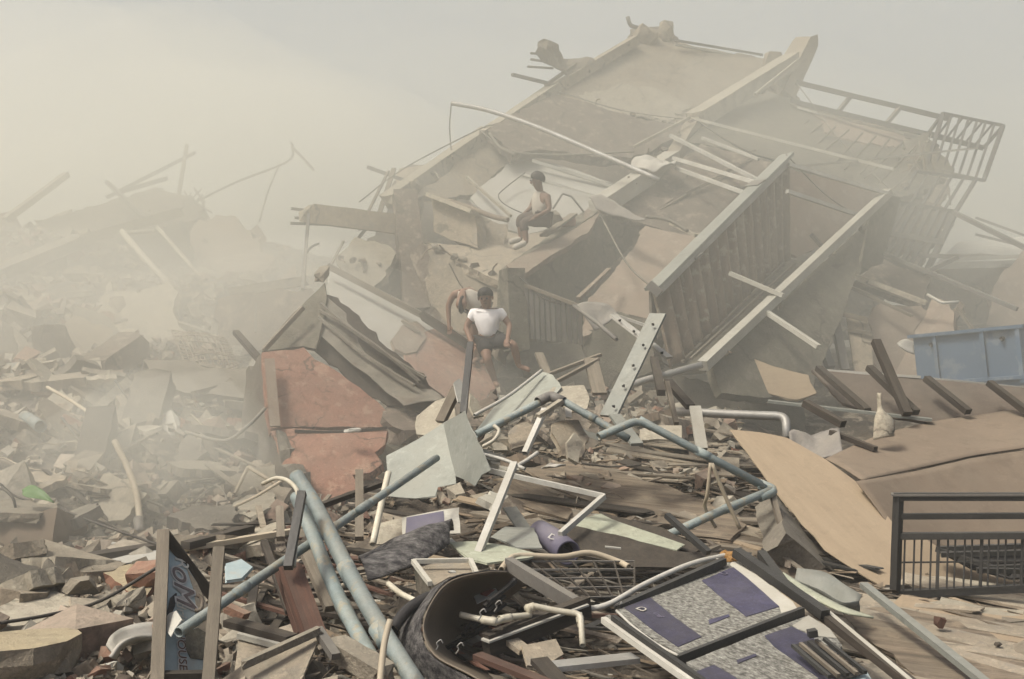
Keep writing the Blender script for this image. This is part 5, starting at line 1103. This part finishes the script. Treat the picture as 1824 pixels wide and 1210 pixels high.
plate('purple_area', [(1250,1034),(1306,1010),(1345,1042),(1388,1080),(1330,1098),(1290,1068)], PA, .004, 'purple', None, P1, jag=.002, lift=.004)
plate('purple_mark', [(1262,1104),(1298,1094),(1300,1098),(1264,1112)], PA, .003, 'purple', None, P1, jag=.001, lift=.004)
plate('white_area', [(1310,992),(1345,1022),(1412,1072),(1420,1084),(1392,1092),(1388,1080),(1345,1042),(1300,1006)], PA, .003, 'paleb', None, P1, jag=.001, lift=.003)
letters('D', 1144, 1088, .085, 'paleb', .011, P1, PA, -22, name='logo'); letters('D', 1144, 1088, .055, 'purple', .013, P1, PA, -22, name='logo')
letters('uraf', 1172, 1098, .05, 'lilac', .010, P1, PA, 36)
letters('D', 1290, 1024, .075, 'lilac', .011, P1, PA, -22, name='logo'); letters('D', 1290, 1024, .048, 'purple', .013, P1, PA, -22, name='logo')
for k in range(26):
    t = k/25
    chunk('torn_edge', (1098+200*t+random.uniform(-3, 3), 1082-86*t+random.uniform(-3, 3), 6.6+.93*t), (random.uniform(.02,.05), .02, random.uniform(.015,.04)), M['white'] if k % 3 else M['iron'], None, (random.uniform(0, 90),)*3, parent=P1, sub=0)
pipe('panel_lip', [(1098,1088,6.58),(1130,1118,6.3),(1170,1148,6.05),(1208,1168,5.9)], .008, 'white', None, P1, curve=True, seg=6)
beam('panel_rail', (1205,1178,5.9), (1430,1090,6.6), .03, .06, M['iron'], ('black rail between the two purple panels', 'rail'), n=3)
PB = [(1220,1185,5.8),(1440,1096,6.6),(1420,1230,5.6)]
P2 = plate('printed_board', [(1222,1180),(1300,1150),(1380,1118),(1440,1096),(1478,1120),(1500,1150),(1440,1232),(1250,1232)], PB, .02, 'speck', ('lower purple and speckled grey printed panel with a hole', 'printed panel'), jag=.003)
plate('purple_area', [(1362,1132),(1410,1116),(1448,1134),(1480,1180),(1500,1222),(1470,1215),(1420,1180),(1380,1152)], PB, .004, 'purple', None, P2, jag=.003, lift=.004)
plate('purple_area', [(1240,1196),(1272,1184),(1310,1206),(1330,1232),(1262,1232)], PB, .004, 'purple', None, P2, jag=.002, lift=.004)
plate('purple_mark', [(1312,1176),(1346,1164),(1348,1168),(1314,1182)], PB, .003, 'purple', None, P2, jag=.001, lift=.004)
plate('hole_shade_patch', [(1410,1150),(1448,1138),(1500,1178),(1540,1200),(1500,1212),(1460,1200)], PB, .004, 'black', None, P2, jag=.003, lift=.008)  # no opening is cut: black laid on the panel paints the dark behind the slats
plate('white_area', [(1440,1096),(1478,1120),(1490,1136),(1450,1132),(1412,1114)], PB, .003, 'paleb', None, P2, jag=.001, lift=.003)
for k in range(5):
    beam('slat', (1412+14*k, 1150-3*k, 5.98+.05*k), (1478+16*k, 1206-2*k, 5.6+.05*k), .02, .02, M['wood' if k % 2 else 'iron'], None, P2, n=1)
beam('black_bar', (1446,1122,6.1), (1448,1134,6.1), .05, .05, M['iron'], ('black stub at the corner of the torn hole', 'stub'), n=1)
for a, b, wd, m, lab in [((1075,1104,6.3),(1245,1225,5.5),.035,'white','white flaking bar beside the purple panels, outer of two'), ((1092,1100,6.25),(1268,1225,5.45),.03,'iron','black bar beside the purple panels, inner of two'),
    ((1082,1100,6.35),(1258,1222,5.52),.03,'speck','flaking grey bar between the white bar and the black bar')]:
    beam('side_bar', a, b, wd, wd, M[m], (lab, 'bar'), n=3)
plate('blue_scrap', [(1490,1205),(1545,1198),(1560,1222),(1500,1230)], [(1490,1205,5.8),(1545,1198,5.9),(1500,1230,5.65)], .01, 'signblue', ('scrap of light blue sheet at the corner of the lower panel', 'sheet scrap'), jag=.003)
chunk('orange_foam', (1300,992,7.55), (.14,.1,.08), M['orange'], ('orange foam lump at the top corner of the upper purple panel', 'foam lump'), seed=77, rough=.12, sub=3, sink=.5)
beam('long_rail', (1312,984,7.5), (1470,1095,6.7), .07, .06, M['iron'], ('dark rail lying along the far side of the upper purple panel', 'rail'), n=3)
beam('long_rail', (1356,986,7.8), (1400,1045,7.3), .06, .05, M['iron'], ('short dark rail propped on the long dark rail', 'rail'), n=2)
beam('long_rail', (1395,1040,7.2), (1640,1232,5.9), .07, .05, M['darkwood'], ('longest dark rail running out of the frame at the bottom', 'rail'), n=4)
beam('pale_strip', (1440,1062,7.0), (1632,1222,5.92), .03, .02, M['paleb'], ('pale top strip of the longest dark rail', 'strip'), n=4)
loft('white_trim', [(1395,1020,7.6),(1440,1048,7.4),(1500,1080,7.1),(1556,1100,7)], [(1392,1030,7.55),(1438,1060,7.3),(1498,1090,7.0),(1556,1101,6.98)], 20, 3, 'greenb', ('long pointed white trim strip lying past the purple panels', 'strip'), t=.012)
loft('curled_film', [(1420,1012,8),(1470,1020,7.9),(1510,1045,7.6),(1535,1060,7.5)], [(1405,1028,7.7),(1460,1050,7.5),(1500,1072,7.2),(1530,1070,7.2)], 20, 8, 'sheet', ('curled grey plastic sheet below the plywood', 'plastic sheet'), mid=.12, t=.008)
beam('metal_rail', (1538,1042,7.9), (1762,1222,6.4), .06, .04, M['sheet'], ('long grey rail slanting across the plank floor below the railing', 'rail'), n=4)
chunk('wood_block', (1674,1115,7.6), (.09,.07,.09), M['redwood'], ('small red brown block standing on the plank floor', 'block'), sub=1, rough=.01)
chunk('wood_block', (1778,1150,7.3), (.05,.05,.03), M['darkwood'], ('small dark block lying on the plank floor', 'block'), sub=1, rough=.01)
for a, b, wd, m, lab in [((982,1188,5.9),(1132,1172,6.1),.11,'steel','bright metal strip lying beside the flaking bars'), ((960,1176,5.9),(1005,1225,5.6),.1,'darkwood','dark plank under the bright metal strip'),
    ((850,1168,6),(985,1222,5.6),.07,'redwood','dark red lath below the dark channel'), ((905,1138,6.3),(935,1160,6.2),.09,'tan','olive tan block under the dark channel')]:
    beam('strip', a, b, wd, .03, M[m], (lab, 'strip'), n=2)
plate('tan_tile', [(930,1150),(990,1138),(1004,1165),(965,1190),(940,1185)], [(930,1150,6.2),(1004,1165,6.2),(965,1190,6)], .02, 'tan', ('tan tile lying under the downpipe', 'tile'), jag=.004)
plate('big_plank', [(1018,905),(1100,930),(1030,950)], [(1018,905,9.6),(1100,930,9.4),(1030,950,9.1)], .02, 'wood', ('triangular broken plank behind the dark broken crate', 'plank'), jag=.008)
# ================================================================ people
def skin_mesh(name, nodes, edges, root, m, parent, mw, lev=2):
    """nodes: name -> (Vector, radius); one continuous skinned surface"""
    keys = list(nodes); idx = {k: i for i, k in enumerate(keys)}
    me = bpy.data.meshes.new(name)
    inv = mw.inverted()
    me.from_pydata([tuple(inv @ nodes[k][0]) for k in keys], [(idx[a], idx[b]) for a, b in edges], []); me.update()
    o = bpy.data.objects.new(name, me); COL.objects.link(o); me.materials.append(M[m])
    setm(o, mw, parent)
    sk = o.modifiers.new('skin', 'SKIN'); sk.use_smooth_shade = True
    sv = me.skin_vertices[0].data
    for k in keys:
        r = nodes[k][1]; sv[idx[k]].radius = (r, r) if not isinstance(r, tuple) else r
        sv[idx[k]].use_root = (k == root)
    ss = o.modifiers.new('smooth', 'SUBSURF'); ss.levels = lev; ss.render_levels = lev
    return o
def ball(name, c, r, m, parent, mw, sc=(1, 1, 1), cut=None, rot=None):
    V, Fc = [], []; nu, nv = 14, 10
    for j in range(nv+1):
        th = math.pi*j/nv
        for i in range(nu):
            ph = 2*math.pi*i/nu
            V.append(Vector((r*sc[0]*math.sin(th)*math.cos(ph), r*sc[1]*math.sin(th)*math.sin(ph), r*sc[2]*math.cos(th))))
    for j in range(nv):
        if cut and j >= cut: break
        for i in range(nu): Fc.append((j*nu+i, (j+1)*nu+i, (j+1)*nu+(i+1) % nu, j*nu+(i+1) % nu))
    if rot is not None: V = [rot @ v for v in V]
    inv = mw.inverted()
    return link(name, [tuple(inv @ (c+v)) for v in V], Fc, m, mw, parent, smooth=True)
def person(label, J, face, skin, parts, S=1.1):
    """J: joint -> (px, py, d); face = direction the face looks; parts = list of (name, nodes, edges, root, material)"""
    j = {k: at(v) for k, v in J.items()}
    base_ = Vector((j['pelvis'].x, j['pelvis'].y, min(v.z for v in j.values())))
    root = thing('person', base_, label, 'person', None)
    mw = WM[root]
    face = Vector(face).normalized(); up = (j['head']-j['neck']).normalized(); side = face.cross(up).normalized()
    n = {'pelvis': (j['pelvis'], .12), 'waist': (j['pelvis'].lerp(j['neck'], .35), .115), 'chest': (j['pelvis'].lerp(j['neck'], .72), .108), 'neck': (j['neck'], .055),
         'jaw': (j['head']-up*.055*S+face*.012, .072), 'skull': (j['head']+up*.03*S-face*.008, .088), 'crown': (j['head']+up*.09*S, .06)}
    E = [('pelvis','waist'),('waist','chest'),('chest','neck'),('neck','jaw'),('jaw','skull'),('skull','crown')]
    for s in 'ab':
        n['sh'+s] = (j['sh'+s], .058); n['el'+s] = (j['el'+s], .04); n['wr'+s] = (j['wr'+s], .027)
        d = (j['wr'+s]-j['el'+s]).normalized(); sd = d.cross(face).normalized()
        if sd.length < .1: sd = side
        n['pa'+s] = (j['wr'+s]+d*.055, (.036, .022))
        E += [('chest','sh'+s),('sh'+s,'el'+s),('el'+s,'wr'+s),('wr'+s,'pa'+s)]
        for q, (o_, l_) in enumerate([(-.033,.062),(-.012,.078),(.01,.074),(.03,.058)]):
            a = j['wr'+s]+d*.1+sd*o_; b_ = a+d*l_*.55+face*.012
            n[f'f{s}{q}'] = (a, .0095); n[f'g{s}{q}'] = (b_, .008)
            E += [('pa'+s, f'f{s}{q}'), (f'f{s}{q}', f'g{s}{q}')]
        n['th'+s] = (j['wr'+s]+d*.05-sd*.045, .011); n['tt'+s] = (j['wr'+s]+d*.085-sd*.058+face*.01, .009)
        E += [('pa'+s,'th'+s),('th'+s,'tt'+s)]
        n['hi'+s] = (j['hi'+s], .095); n['kn'+s] = (j['kn'+s], .058); n['ca'+s] = (j['kn'+s].lerp(j['an'+s], .35), .056); n['an'+s] = (j['an'+s], .036)
        n['toe'+s] = (j['toe'+s], .034)
        E += [('pelvis','hi'+s),('hi'+s,'kn'+s),('kn'+s,'ca'+s),('ca'+s,'an'+s),('an'+s,'toe'+s)]
    n = {k: (v[0], v[1]*S if not isinstance(v[1], tuple) else (v[1][0]*S, v[1][1]*S)) for k, v in n.items()}
    skin_mesh('body', n, E, 'pelvis', skin, root, mw)
    hd = j['head']+up*.012*S
    rot = Matrix((side, face, up)).transposed()
    ball('hair', hd+(up*.035-face*.025)*S, .108*S, 'hair', root, mw, (.95, 1.0, 1.0), 6, rot @ Matrix.Rotation(R(28), 3, 'X'))
    for s in (-1, 1):
        ball('eye', hd+(face*.088+side*.034*s+up*.012)*S, .013*S, 'hair', root, mw)
        ball('ear', hd+(side*.09*s-up*.005)*S, .03*S, skin, root, mw, (.4, .7, 1), None, rot)
    ball('nose', hd+(face*.098-up*.018)*S, .019*S, skin, root, mw, (.8, 1, 1.3), None, rot)
    ball('mouth', hd+(face*.088-up*.058)*S, .02*S, 'redwood', root, mw, (1.2, .5, .35), None, rot)
    for nm, nodes, edges, rt, m in parts:
        nn = {}
        for k, (a, b_, t, r) in nodes.items(): nn[k] = (j[a].lerp(j[b_], t), r*S)
        skin_mesh(nm, nn, edges, rt, m, root, mw)
    return root
TEE = ({'h': ('pelvis','neck',-.06,.142), 'w': ('pelvis','neck',.3,.132), 'c': ('pelvis','neck',.70,.150), 'n': ('pelvis','neck',.93,.088),
        'sa': ('sha','ela',.03,.076), 'ea': ('sha','ela',.6,.064), 'sb': ('shb','elb',.03,.076), 'eb': ('shb','elb',.6,.064)},
       [('h','w'),('w','c'),('c','n'),('c','sa'),('sa','ea'),('c','sb'),('sb','eb')])
VEST = ({'h': ('pelvis','neck',0,.158), 'w': ('pelvis','neck',.3,.145), 'c': ('pelvis','neck',.72,.162), 'n': ('pelvis','neck',.93,.09), 'sa': ('neck','sha',.78,.075), 'sb': ('neck','shb',.78,.075)},
        [('h','w'),('w','c'),('c','n'),('c','sa'),('c','sb')])
TROUS = ({'p': ('pelvis','neck',.08,.135), 'ha': ('hia','kna',0,.118), 'ka': ('hia','kna',1,.078), 'aa': ('kna','ana',.5,.07), 'hb': ('hib','knb',0,.118), 'kb': ('hib','knb',1,.078), 'ab': ('knb','anb',.5,.07)},
          [('p','ha'),('ha','ka'),('ka','aa'),('p','hb'),('hb','kb'),('kb','ab')])
SHA = ({'s': ('ana','toea',0,.052), 't': ('ana','toea',1.15,.045)}, [('s','t')])
SHB = ({'s': ('anb','toeb',0,.052), 't': ('anb','toeb',1.15,.045)}, [('s','t')])
SHORTS = ({'p': ('pelvis','neck',.08,.135), 'ha': ('hia','kna',0,.118), 'ka': ('hia','kna',.72,.1), 'hb': ('hib','knb',0,.118), 'kb': ('hib','knb',.72,.1)},
          [('p','ha'),('ha','ka'),('p','hb'),('hb','kb')])
d = 15.3
person('man in a white t-shirt and dark shorts climbing down over the rubble',
    dict(pelvis=(871,600,d), neck=(868,551,d-.05), head=(865,532,d-.12), sha=(843,558,d), shb=(892,557,d), ela=(830,584,d-.05), elb=(908,580,d-.05), wra=(840,612,d-.25), wrb=(904,606,d-.3),
         hia=(861,607,d), hib=(884,606,d), kna=(868,640,d-.28), knb=(915,614,d-.3), ana=(882,680,d-.1), anb=(924,652,d-.2), toea=(886,688,d-.3), toeb=(945,660,d-.3)),
    (-.15, -1, -.25), 'skin', [('t_shirt', *TEE, 'h', 'tee'), ('shorts', *SHORTS, 'p', 'shorts')])
d = 17.9
person('man in a pale sleeveless vest sitting on the broken wall high in the ruin',
    dict(pelvis=(966,386,d), neck=(962,341,d-.05), head=(957,323,d-.1), sha=(955,350,d+.2), shb=(975,351,d-.18), ela=(946,370,d+.2), elb=(979,374,d-.25), wra=(932,383,d+.1), wrb=(954,387,d-.3),
         hia=(963,388,d+.1), hib=(968,391,d-.12), kna=(926,388,d+.02), knb=(932,396,d-.3), ana=(928,426,d), anb=(938,432,d-.35), toea=(909,431,d-.1), toeb=(917,441,d-.42)),
    (-1, -.3, -.2), 'skin', [('vest', *VEST, 'h', 'vest'), ('trousers', *TROUS, 'p', 'sbrown'), ('shoe', *SHA, 's', 'vest'), ('shoe', *SHB, 's', 'vest')])
d = 16.0
person('bare armed man in a pale vest bending down behind the man in white',
    dict(pelvis=(852,546,d), neck=(824,521,d-.15), head=(822,541,d-.38), sha=(808,523,d-.1), shb=(836,518,d-.05), ela=(798,546,d-.1), elb=(842,548,d-.1), wra=(800,578,d-.15), wrb=(834,574,d-.2),
         hia=(846,554,d), hib=(860,554,d+.1), kna=(844,594,d-.1), knb=(862,596,d), ana=(850,640,d), anb=(866,640,d), toea=(842,646,d-.2), toeb=(858,646,d-.2)),
    (-.35, -.75, -.6), 'skin', [('vest', *VEST, 'h', 'vest'), ('shorts', *SHORTS, 'p', 'shorts')])

# ================================================================ countable loose pieces, then the debris nobody could count
from mathutils import Euler
def dup(o, mw, label, cat, group):
    c = o.copy(); COL.objects.link(c); c.matrix_basis = mw
    tag(c, label, cat, group); return c
def inreg(reg):
    """random pixel in a region (x0, y0, x1, y1)"""
    return random.uniform(reg[0], reg[2]), random.uniform(reg[1], reg[3])
def scatter_lumps(n, regs, group, label, mats, lo, hi, flat=1.0, name='rubble_lump'):
    protos = []
    for k in range(8):
        V, Fc = hull_data((1, random.uniform(.6, .95), random.uniform(.35, .8)*flat), 200+k*7+n, 16, .045, 2)
        me = bpy.data.meshes.new(name); me.from_pydata([tuple(v) for v in V], [], Fc); me.materials.append(M[mats[k % len(mats)]])
        protos.append(bpy.data.objects.new(name, me))
    for i in range(n):
        reg = random.choices(regs, [r[4] for r in regs])[0]
        p = G(*inreg(reg)); s = random.uniform(lo, hi)*random.uniform(.6, 1.5)*(.45+.05*p.y)
        mw = Matrix.Translation(p + Vector((0, 0, s*.12))) @ Euler((random.gauss(.25, .4), random.gauss(0, .4), random.uniform(0, 6.3))).to_matrix().to_4x4() @ Matrix.Scale(s, 4)
        o = protos[i] if i < 8 else protos[i % 8].copy()
        COL.objects.link(o); o.matrix_basis = mw; tag(o, label, 'masonry lump', group)
scatter_lumps(56, [(0,700,470,1000,4),(0,540,470,720,2),(0,1000,270,1110,1),(470,900,640,1130,.6)], 'rubble lumps on the slope', 'grey lump of broken masonry on the rubble slope', ['stone','concrete','tan','cream','darkconc','stone','brick','concrete'], .11, .28)
scatter_lumps(60, [(0,1150,270,1210,3),(140,1060,270,1180,2),(660,700,1060,860,2),(1000,690,1300,800,1)], 'small rubble chips', 'small chip of broken masonry among the rubble', ['stone','cream','tan','brick','pale','concrete','yellow','stone'], .08, .2, name='rubble_chip')
def scatter_slabs(n, regs, group, label, mats, lo, hi, name='slab_fragment'):
    for i in range(n):
        reg = random.choices(regs, [r[4] for r in regs])[0]
        p = G(*inreg(reg)); s = random.uniform(lo, hi)*(.45+.05*p.y); k = random.randint(4, 6)
        pts = [Vector((math.cos(2*math.pi*q/k+random.uniform(-.4, .4))*s*random.uniform(.6, 1), math.sin(2*math.pi*q/k+random.uniform(-.3, .3))*s*random.uniform(.4, .8))) for q in range(k)]
        pts = jagged(pts, .022, .06); t = random.uniform(.04, .12); m = len(pts)
        V = [(q.x, q.y, t) for q in pts]+[(q.x+random.gauss(0, .01), q.y+random.gauss(0, .01), 0) for q in pts]
        Fc = [tuple(range(m)), tuple(range(2*m-1, m-1, -1))]+[(q, m+q, m+(q+1) % m, (q+1) % m) for q in range(m)]
        mw = Matrix.Translation(p+Vector((0, 0, .03))) @ Euler((random.gauss(.35, .35), random.gauss(0, .35), random.uniform(0, 6.3))).to_matrix().to_4x4()
        o = link(name, V, Fc, random.choice(mats), mw); tag(o, label, 'slab fragment', group)
scatter_slabs(50, [(0,690,470,1000,4),(0,530,460,720,3),(0,1000,270,1110,.7)], 'slab fragments on the slope', 'tilted fragment of concrete slab on the rubble slope', ['cream','tan','concrete','darkconc','stone','cream'], .25, .75)
scatter_slabs(26, [(680,700,1060,830,3),(860,830,1060,960,1),(1060,740,1300,800,1)], 'board fragments', 'broken board fragment lying below the ruin', ['cream','tan','paleb','sheet','brown','hard'], .2, .45, 'board_fragment')
def scatter_planks(n, regs, group, label, mats, ang, lo, hi, wd, name='broken_plank', lift=.05):
    for i in range(n):
        reg = random.choices(regs, [r[4] for r in regs])[0]
        p = G(*inreg(reg)); a = R(random.gauss(*ang)); L_ = random.uniform(lo, hi)
        dv = Vector((math.cos(a), math.sin(a), 0))*L_/2
        a_, b_ = p-dv, p+dv
        h = random.uniform(.02, lift*1.6)
        a_.z = gz(a_.x, a_.y)+h+random.uniform(0, .06); b_.z = gz(b_.x, b_.y)+h+random.uniform(0, .06)
        mz = gz(p.x, p.y)+.02
        if (a_.z+b_.z)/2 < mz: a_.z += mz-(a_.z+b_.z)/2; b_.z += mz-(a_.z+b_.z)/2
        w_ = random.uniform(*wd)
        o = beam(name, a_, b_, w_, random.uniform(.012, .03), M[random.choice(mats)], None, None, broken=min(.1, L_*.12), n=2)
        tag(o, label, 'plank', group)
scatter_planks(60, [(880,840,1300,1000,4),(1040,760,1300,860,2),(560,860,700,1000,1),(1240,930,1420,1000,1)], 'planks on the wooden floor', 'splintered plank lying on the broken wooden floor', ['wood','wood','darkwood','ply','tan','tan'], (-30, 16), .5, 1.9, (.05, .26), 'broken_plank', .025)
scatter_planks(40, [(1450,1070,1824,1210,1)], 'strips on the pale plank floor', 'long wooden strip on the pale floor below the railing', ['tan','ply','tan','wood','cream'], (-32, 8), .8, 2.4, (.12, .42), 'floor_strip', .012)
scatter_planks(70, [(420,960,640,1150,3),(560,880,700,1100,2),(640,1150,720,1200,1)], 'dark planks among the rubble', 'dark broken plank heaped beside the thick pipes', ['darkwood','wood','redwood','brown','darkwood'], (-40, 60), .25, .9, (.03, .1), 'dark_plank', .1)
scatter_planks(70, [(850,1100,1250,1210,3),(1000,1020,1100,1080,1),(700,1150,900,1210,2),(1240,980,1500,1040,1)], 'dark splinters below the panels', 'dark splintered wood heaped below the purple panels', ['darkwood','redwood','iron','wood','brown'], (-20, 50), .25, .9, (.025, .08), 'dark_splinter', .08)
scatter_planks(26, [(0,720,470,960,1),(330,960,520,1120,1)], 'laths on the slope', 'thin lath lying on the rubble slope', ['wood','tan','darkwood','cream'], (10, 60), .3, 1.1, (.025, .07), 'thin_lath', .1)

for i in range(26):
    x0, y0 = random.choice([(random.uniform(380, 700), random.uniform(900, 1150)), (random.uniform(700, 1250), random.uniform(820, 1180)), (random.uniform(20, 420), random.uniform(700, 1000))])
    a = G(x0, y0, .08); q = [a]
    dv = Vector((random.gauss(0, 1), random.gauss(0, .6), 0)).normalized()
    for k in range(4):
        dv = (dv+Vector((random.gauss(0, .5), random.gauss(0, .5), 0))).normalized(); p_ = q[-1]+dv*random.uniform(.12, .3); p_.z = gz(p_.x, p_.y)+random.uniform(.06, .2); q.append(p_)
    pipe('stray_wire', q, random.choice([.006, .008, .011]), random.choice(['cable','wire','hose','rust']), ('stray length of wire curling over the rubble', 'wire', 'stray wires on the rubble'), curve=True, seg=6, hollow=False, sub=4)
def loose(name, n, regs, mname, shape, label):
    """one mesh of loose pieces lying on the rubble"""
    V, Fc = [], []
    cube = np.array([(x, y, z) for x in (-1, 1) for y in (-1, 1) for z in (-1, 1)], float)
    cf = [(0,1,3,2),(4,6,7,5),(0,4,5,1),(2,3,7,6),(0,2,6,4),(1,5,7,3)]
    wts = [r[4] for r in regs]
    for i in range(n):
        reg = random.choices(regs, wts)[0]
        yd = random.uniform(reg[1]**.7, reg[3]**.7)**(1/.7)
        px = random.uniform(reg[0], reg[2]); x = (px-912)/F*yd
        z = gz(x, yd); p = np.array((x, yd, z))
        if shape == 'bit':
            s = random.lognormvariate(-3.68, .62)*(.45+.06*yd)
            v = cube*np.array((random.uniform(.6, 1.3), random.uniform(.6, 1.2), random.uniform(.3, .9)))*s*.9 + rng.normal(0, s*.22, (8, 3))
            e = Euler((random.gauss(0, .6), random.gauss(0, .6), random.uniform(0, 6.3)))
            up = s*.4
        else:
            L_ = random.lognormvariate(-1.35, .5); w_ = random.uniform(.006, .03); t = random.uniform(.003, .01)
            v = cube*np.array((L_/2, w_, t)); v[:4, 1:] *= random.uniform(.2, 1); v[:, 0] += rng.normal(0, w_*1.4, 8)
            e = Euler((random.gauss(0, .5), random.gauss(0, .13), R(random.gauss(*shape))))
            up = random.uniform(.0, .05)
        mt = np.array(e.to_matrix())
        q = v @ mt.T + p + np.array((0, 0, up))
        b = len(V); V += [tuple(c) for c in q]; Fc += [tuple(b+k for k in f) for f in cf]
    me = bpy.data.meshes.new(name); me.from_pydata(V, [], Fc); me.update(); me.materials.append(M[mname])
    o = bpy.data.objects.new(name, me); COL.objects.link(o); tag(o, label, 'debris', None, 'stuff')
# (px0, distance0, px1, distance1, weight)
loose('rubble', 14500, [(-420,5.2,760,10,4.6),(-420,10,700,19,3.4),(1830,6,2600,22,2.2),(-60,18,560,26,.8),(640,11,1320,17,1.6),(640,5,1000,8,.5)], 'bits', 'bit', 'fine masonry rubble covering the slope')
loose('splinters', 1900, [(860,7.8,1460,13,4),(1380,6.4,1900,9.4,1.6),(640,5,1320,7.8,1.5),(420,5.5,760,10,1.2),(900,11,1320,15,1)], 'split', (-28, 30), 'fine wood splinters littering the floor')
loose('litter', 900, [(-60,8,520,14,.6),(360,5.5,720,9,2),(640,9,1250,15,1)], 'split', (0, 80), 'fine sticks and litter among the rubble')

# ================================================================ dust
def volume_mat(name, col, dens, aniso=.0, puff=None):
    m = bpy.data.materials.new(name); m.use_nodes = True
    n, l = m.node_tree.nodes, m.node_tree.links
    n.remove(n['Principled BSDF'])
    v = n.new('ShaderNodeVolumePrincipled'); v.inputs['Color'].default_value = (*col, 1); v.inputs['Density'].default_value = dens
    v.inputs['Density Attribute'].default_value = ''; v.inputs['Anisotropy'].default_value = aniso
    l.new(v.outputs[0], n['Material Output'].inputs['Volume'])
    return m
HAZE = 0.0035
hx, hy0, hy1, hz0, hz1 = 96, -22, 137, -1.6, 11.6
V = [(x, y, z) for x in (-hx, hx) for y in (hy0, hy1) for z in (hz0, hz1)]
hz = link('haze', V, [(0,1,3,2),(4,6,7,5),(0,4,5,1),(2,3,7,6),(0,2,6,4),(1,5,7,3)], volume_mat('dusty_air', (.893,.897,.815), HAZE), Matrix.Identity(4))
hz['kind'] = 'stuff'; hz['label'] = 'pale dust hanging in the air over the whole ruin'; hz['category'] = 'haze'

def dust_cloud(label, c, r, dens, seed, col=(.888, .892, .805)):
    V, Fc = [], []
    nu, nv = 32, 20
    for j in range(nv+1):
        th = math.pi*j/nv
        for i in range(nu):
            ph = 2*math.pi*i/nu
            u = Vector((math.sin(th)*math.cos(ph), math.sin(th)*math.sin(ph), math.cos(th)))
            k = 1 + .28*noise.noise(u*1.6+Vector((seed, 0, 0))) + .12*noise.noise(u*4+Vector((0, seed, 0)))
            V.append(tuple(c[q] + u[q]*r[q]*k for q in range(3)))
    for j in range(nv):
        for i in range(nu): Fc.append((j*nu+i, (j+1)*nu+i, (j+1)*nu+(i+1) % nu, j*nu+(i+1) % nu))
    o = link('dust_cloud', V, Fc, volume_mat('drifting_dust', col, dens), Matrix.Identity(4))
    o['kind'] = 'stuff'; o['label'] = label; o['category'] = 'dust cloud'
dust_cloud('thick dust hanging over the far heap', (-9, 23, 4.5), (9, 9.5, 5), .085, 3, (.89, .884, .80))
dust_cloud('low dust lying over the near slope', (-4.6, 13, 2.7), (4.6, 4.6, 2.0), .075, 12, (.88, .868, .775))
dust_cloud('thin veil of dust over the near rubble', (-4.0, 9.4, 2.4), (2.1, 1.9, .85), .08, 31, (.88, .868, .775))
dust_cloud('thin dust hanging between the heap and the pink walls', (1, 17.5, 3.5), (14, 7, 4), .020, 21)
dust_cloud('patch of dust drifting across the upper rooms', (5.2, 21.5, 7.4), (2.6, 1.2, 1.6), .08, 15)
dust_cloud('patch of dust below the balcony gratings', (7.2, 20, 5.2), (2.2, 1.4, 1.2), .1, 17)
dust_cloud('small puff of dust rising from the slope behind the conduit', (-3.4, 10.6, 2.6), (1.1, .7, .65), .3, 5)
dust_cloud('broad bank of dust drifting through the whole ruin', (1, 36, 6), (40, 21, 17), .032, 8)
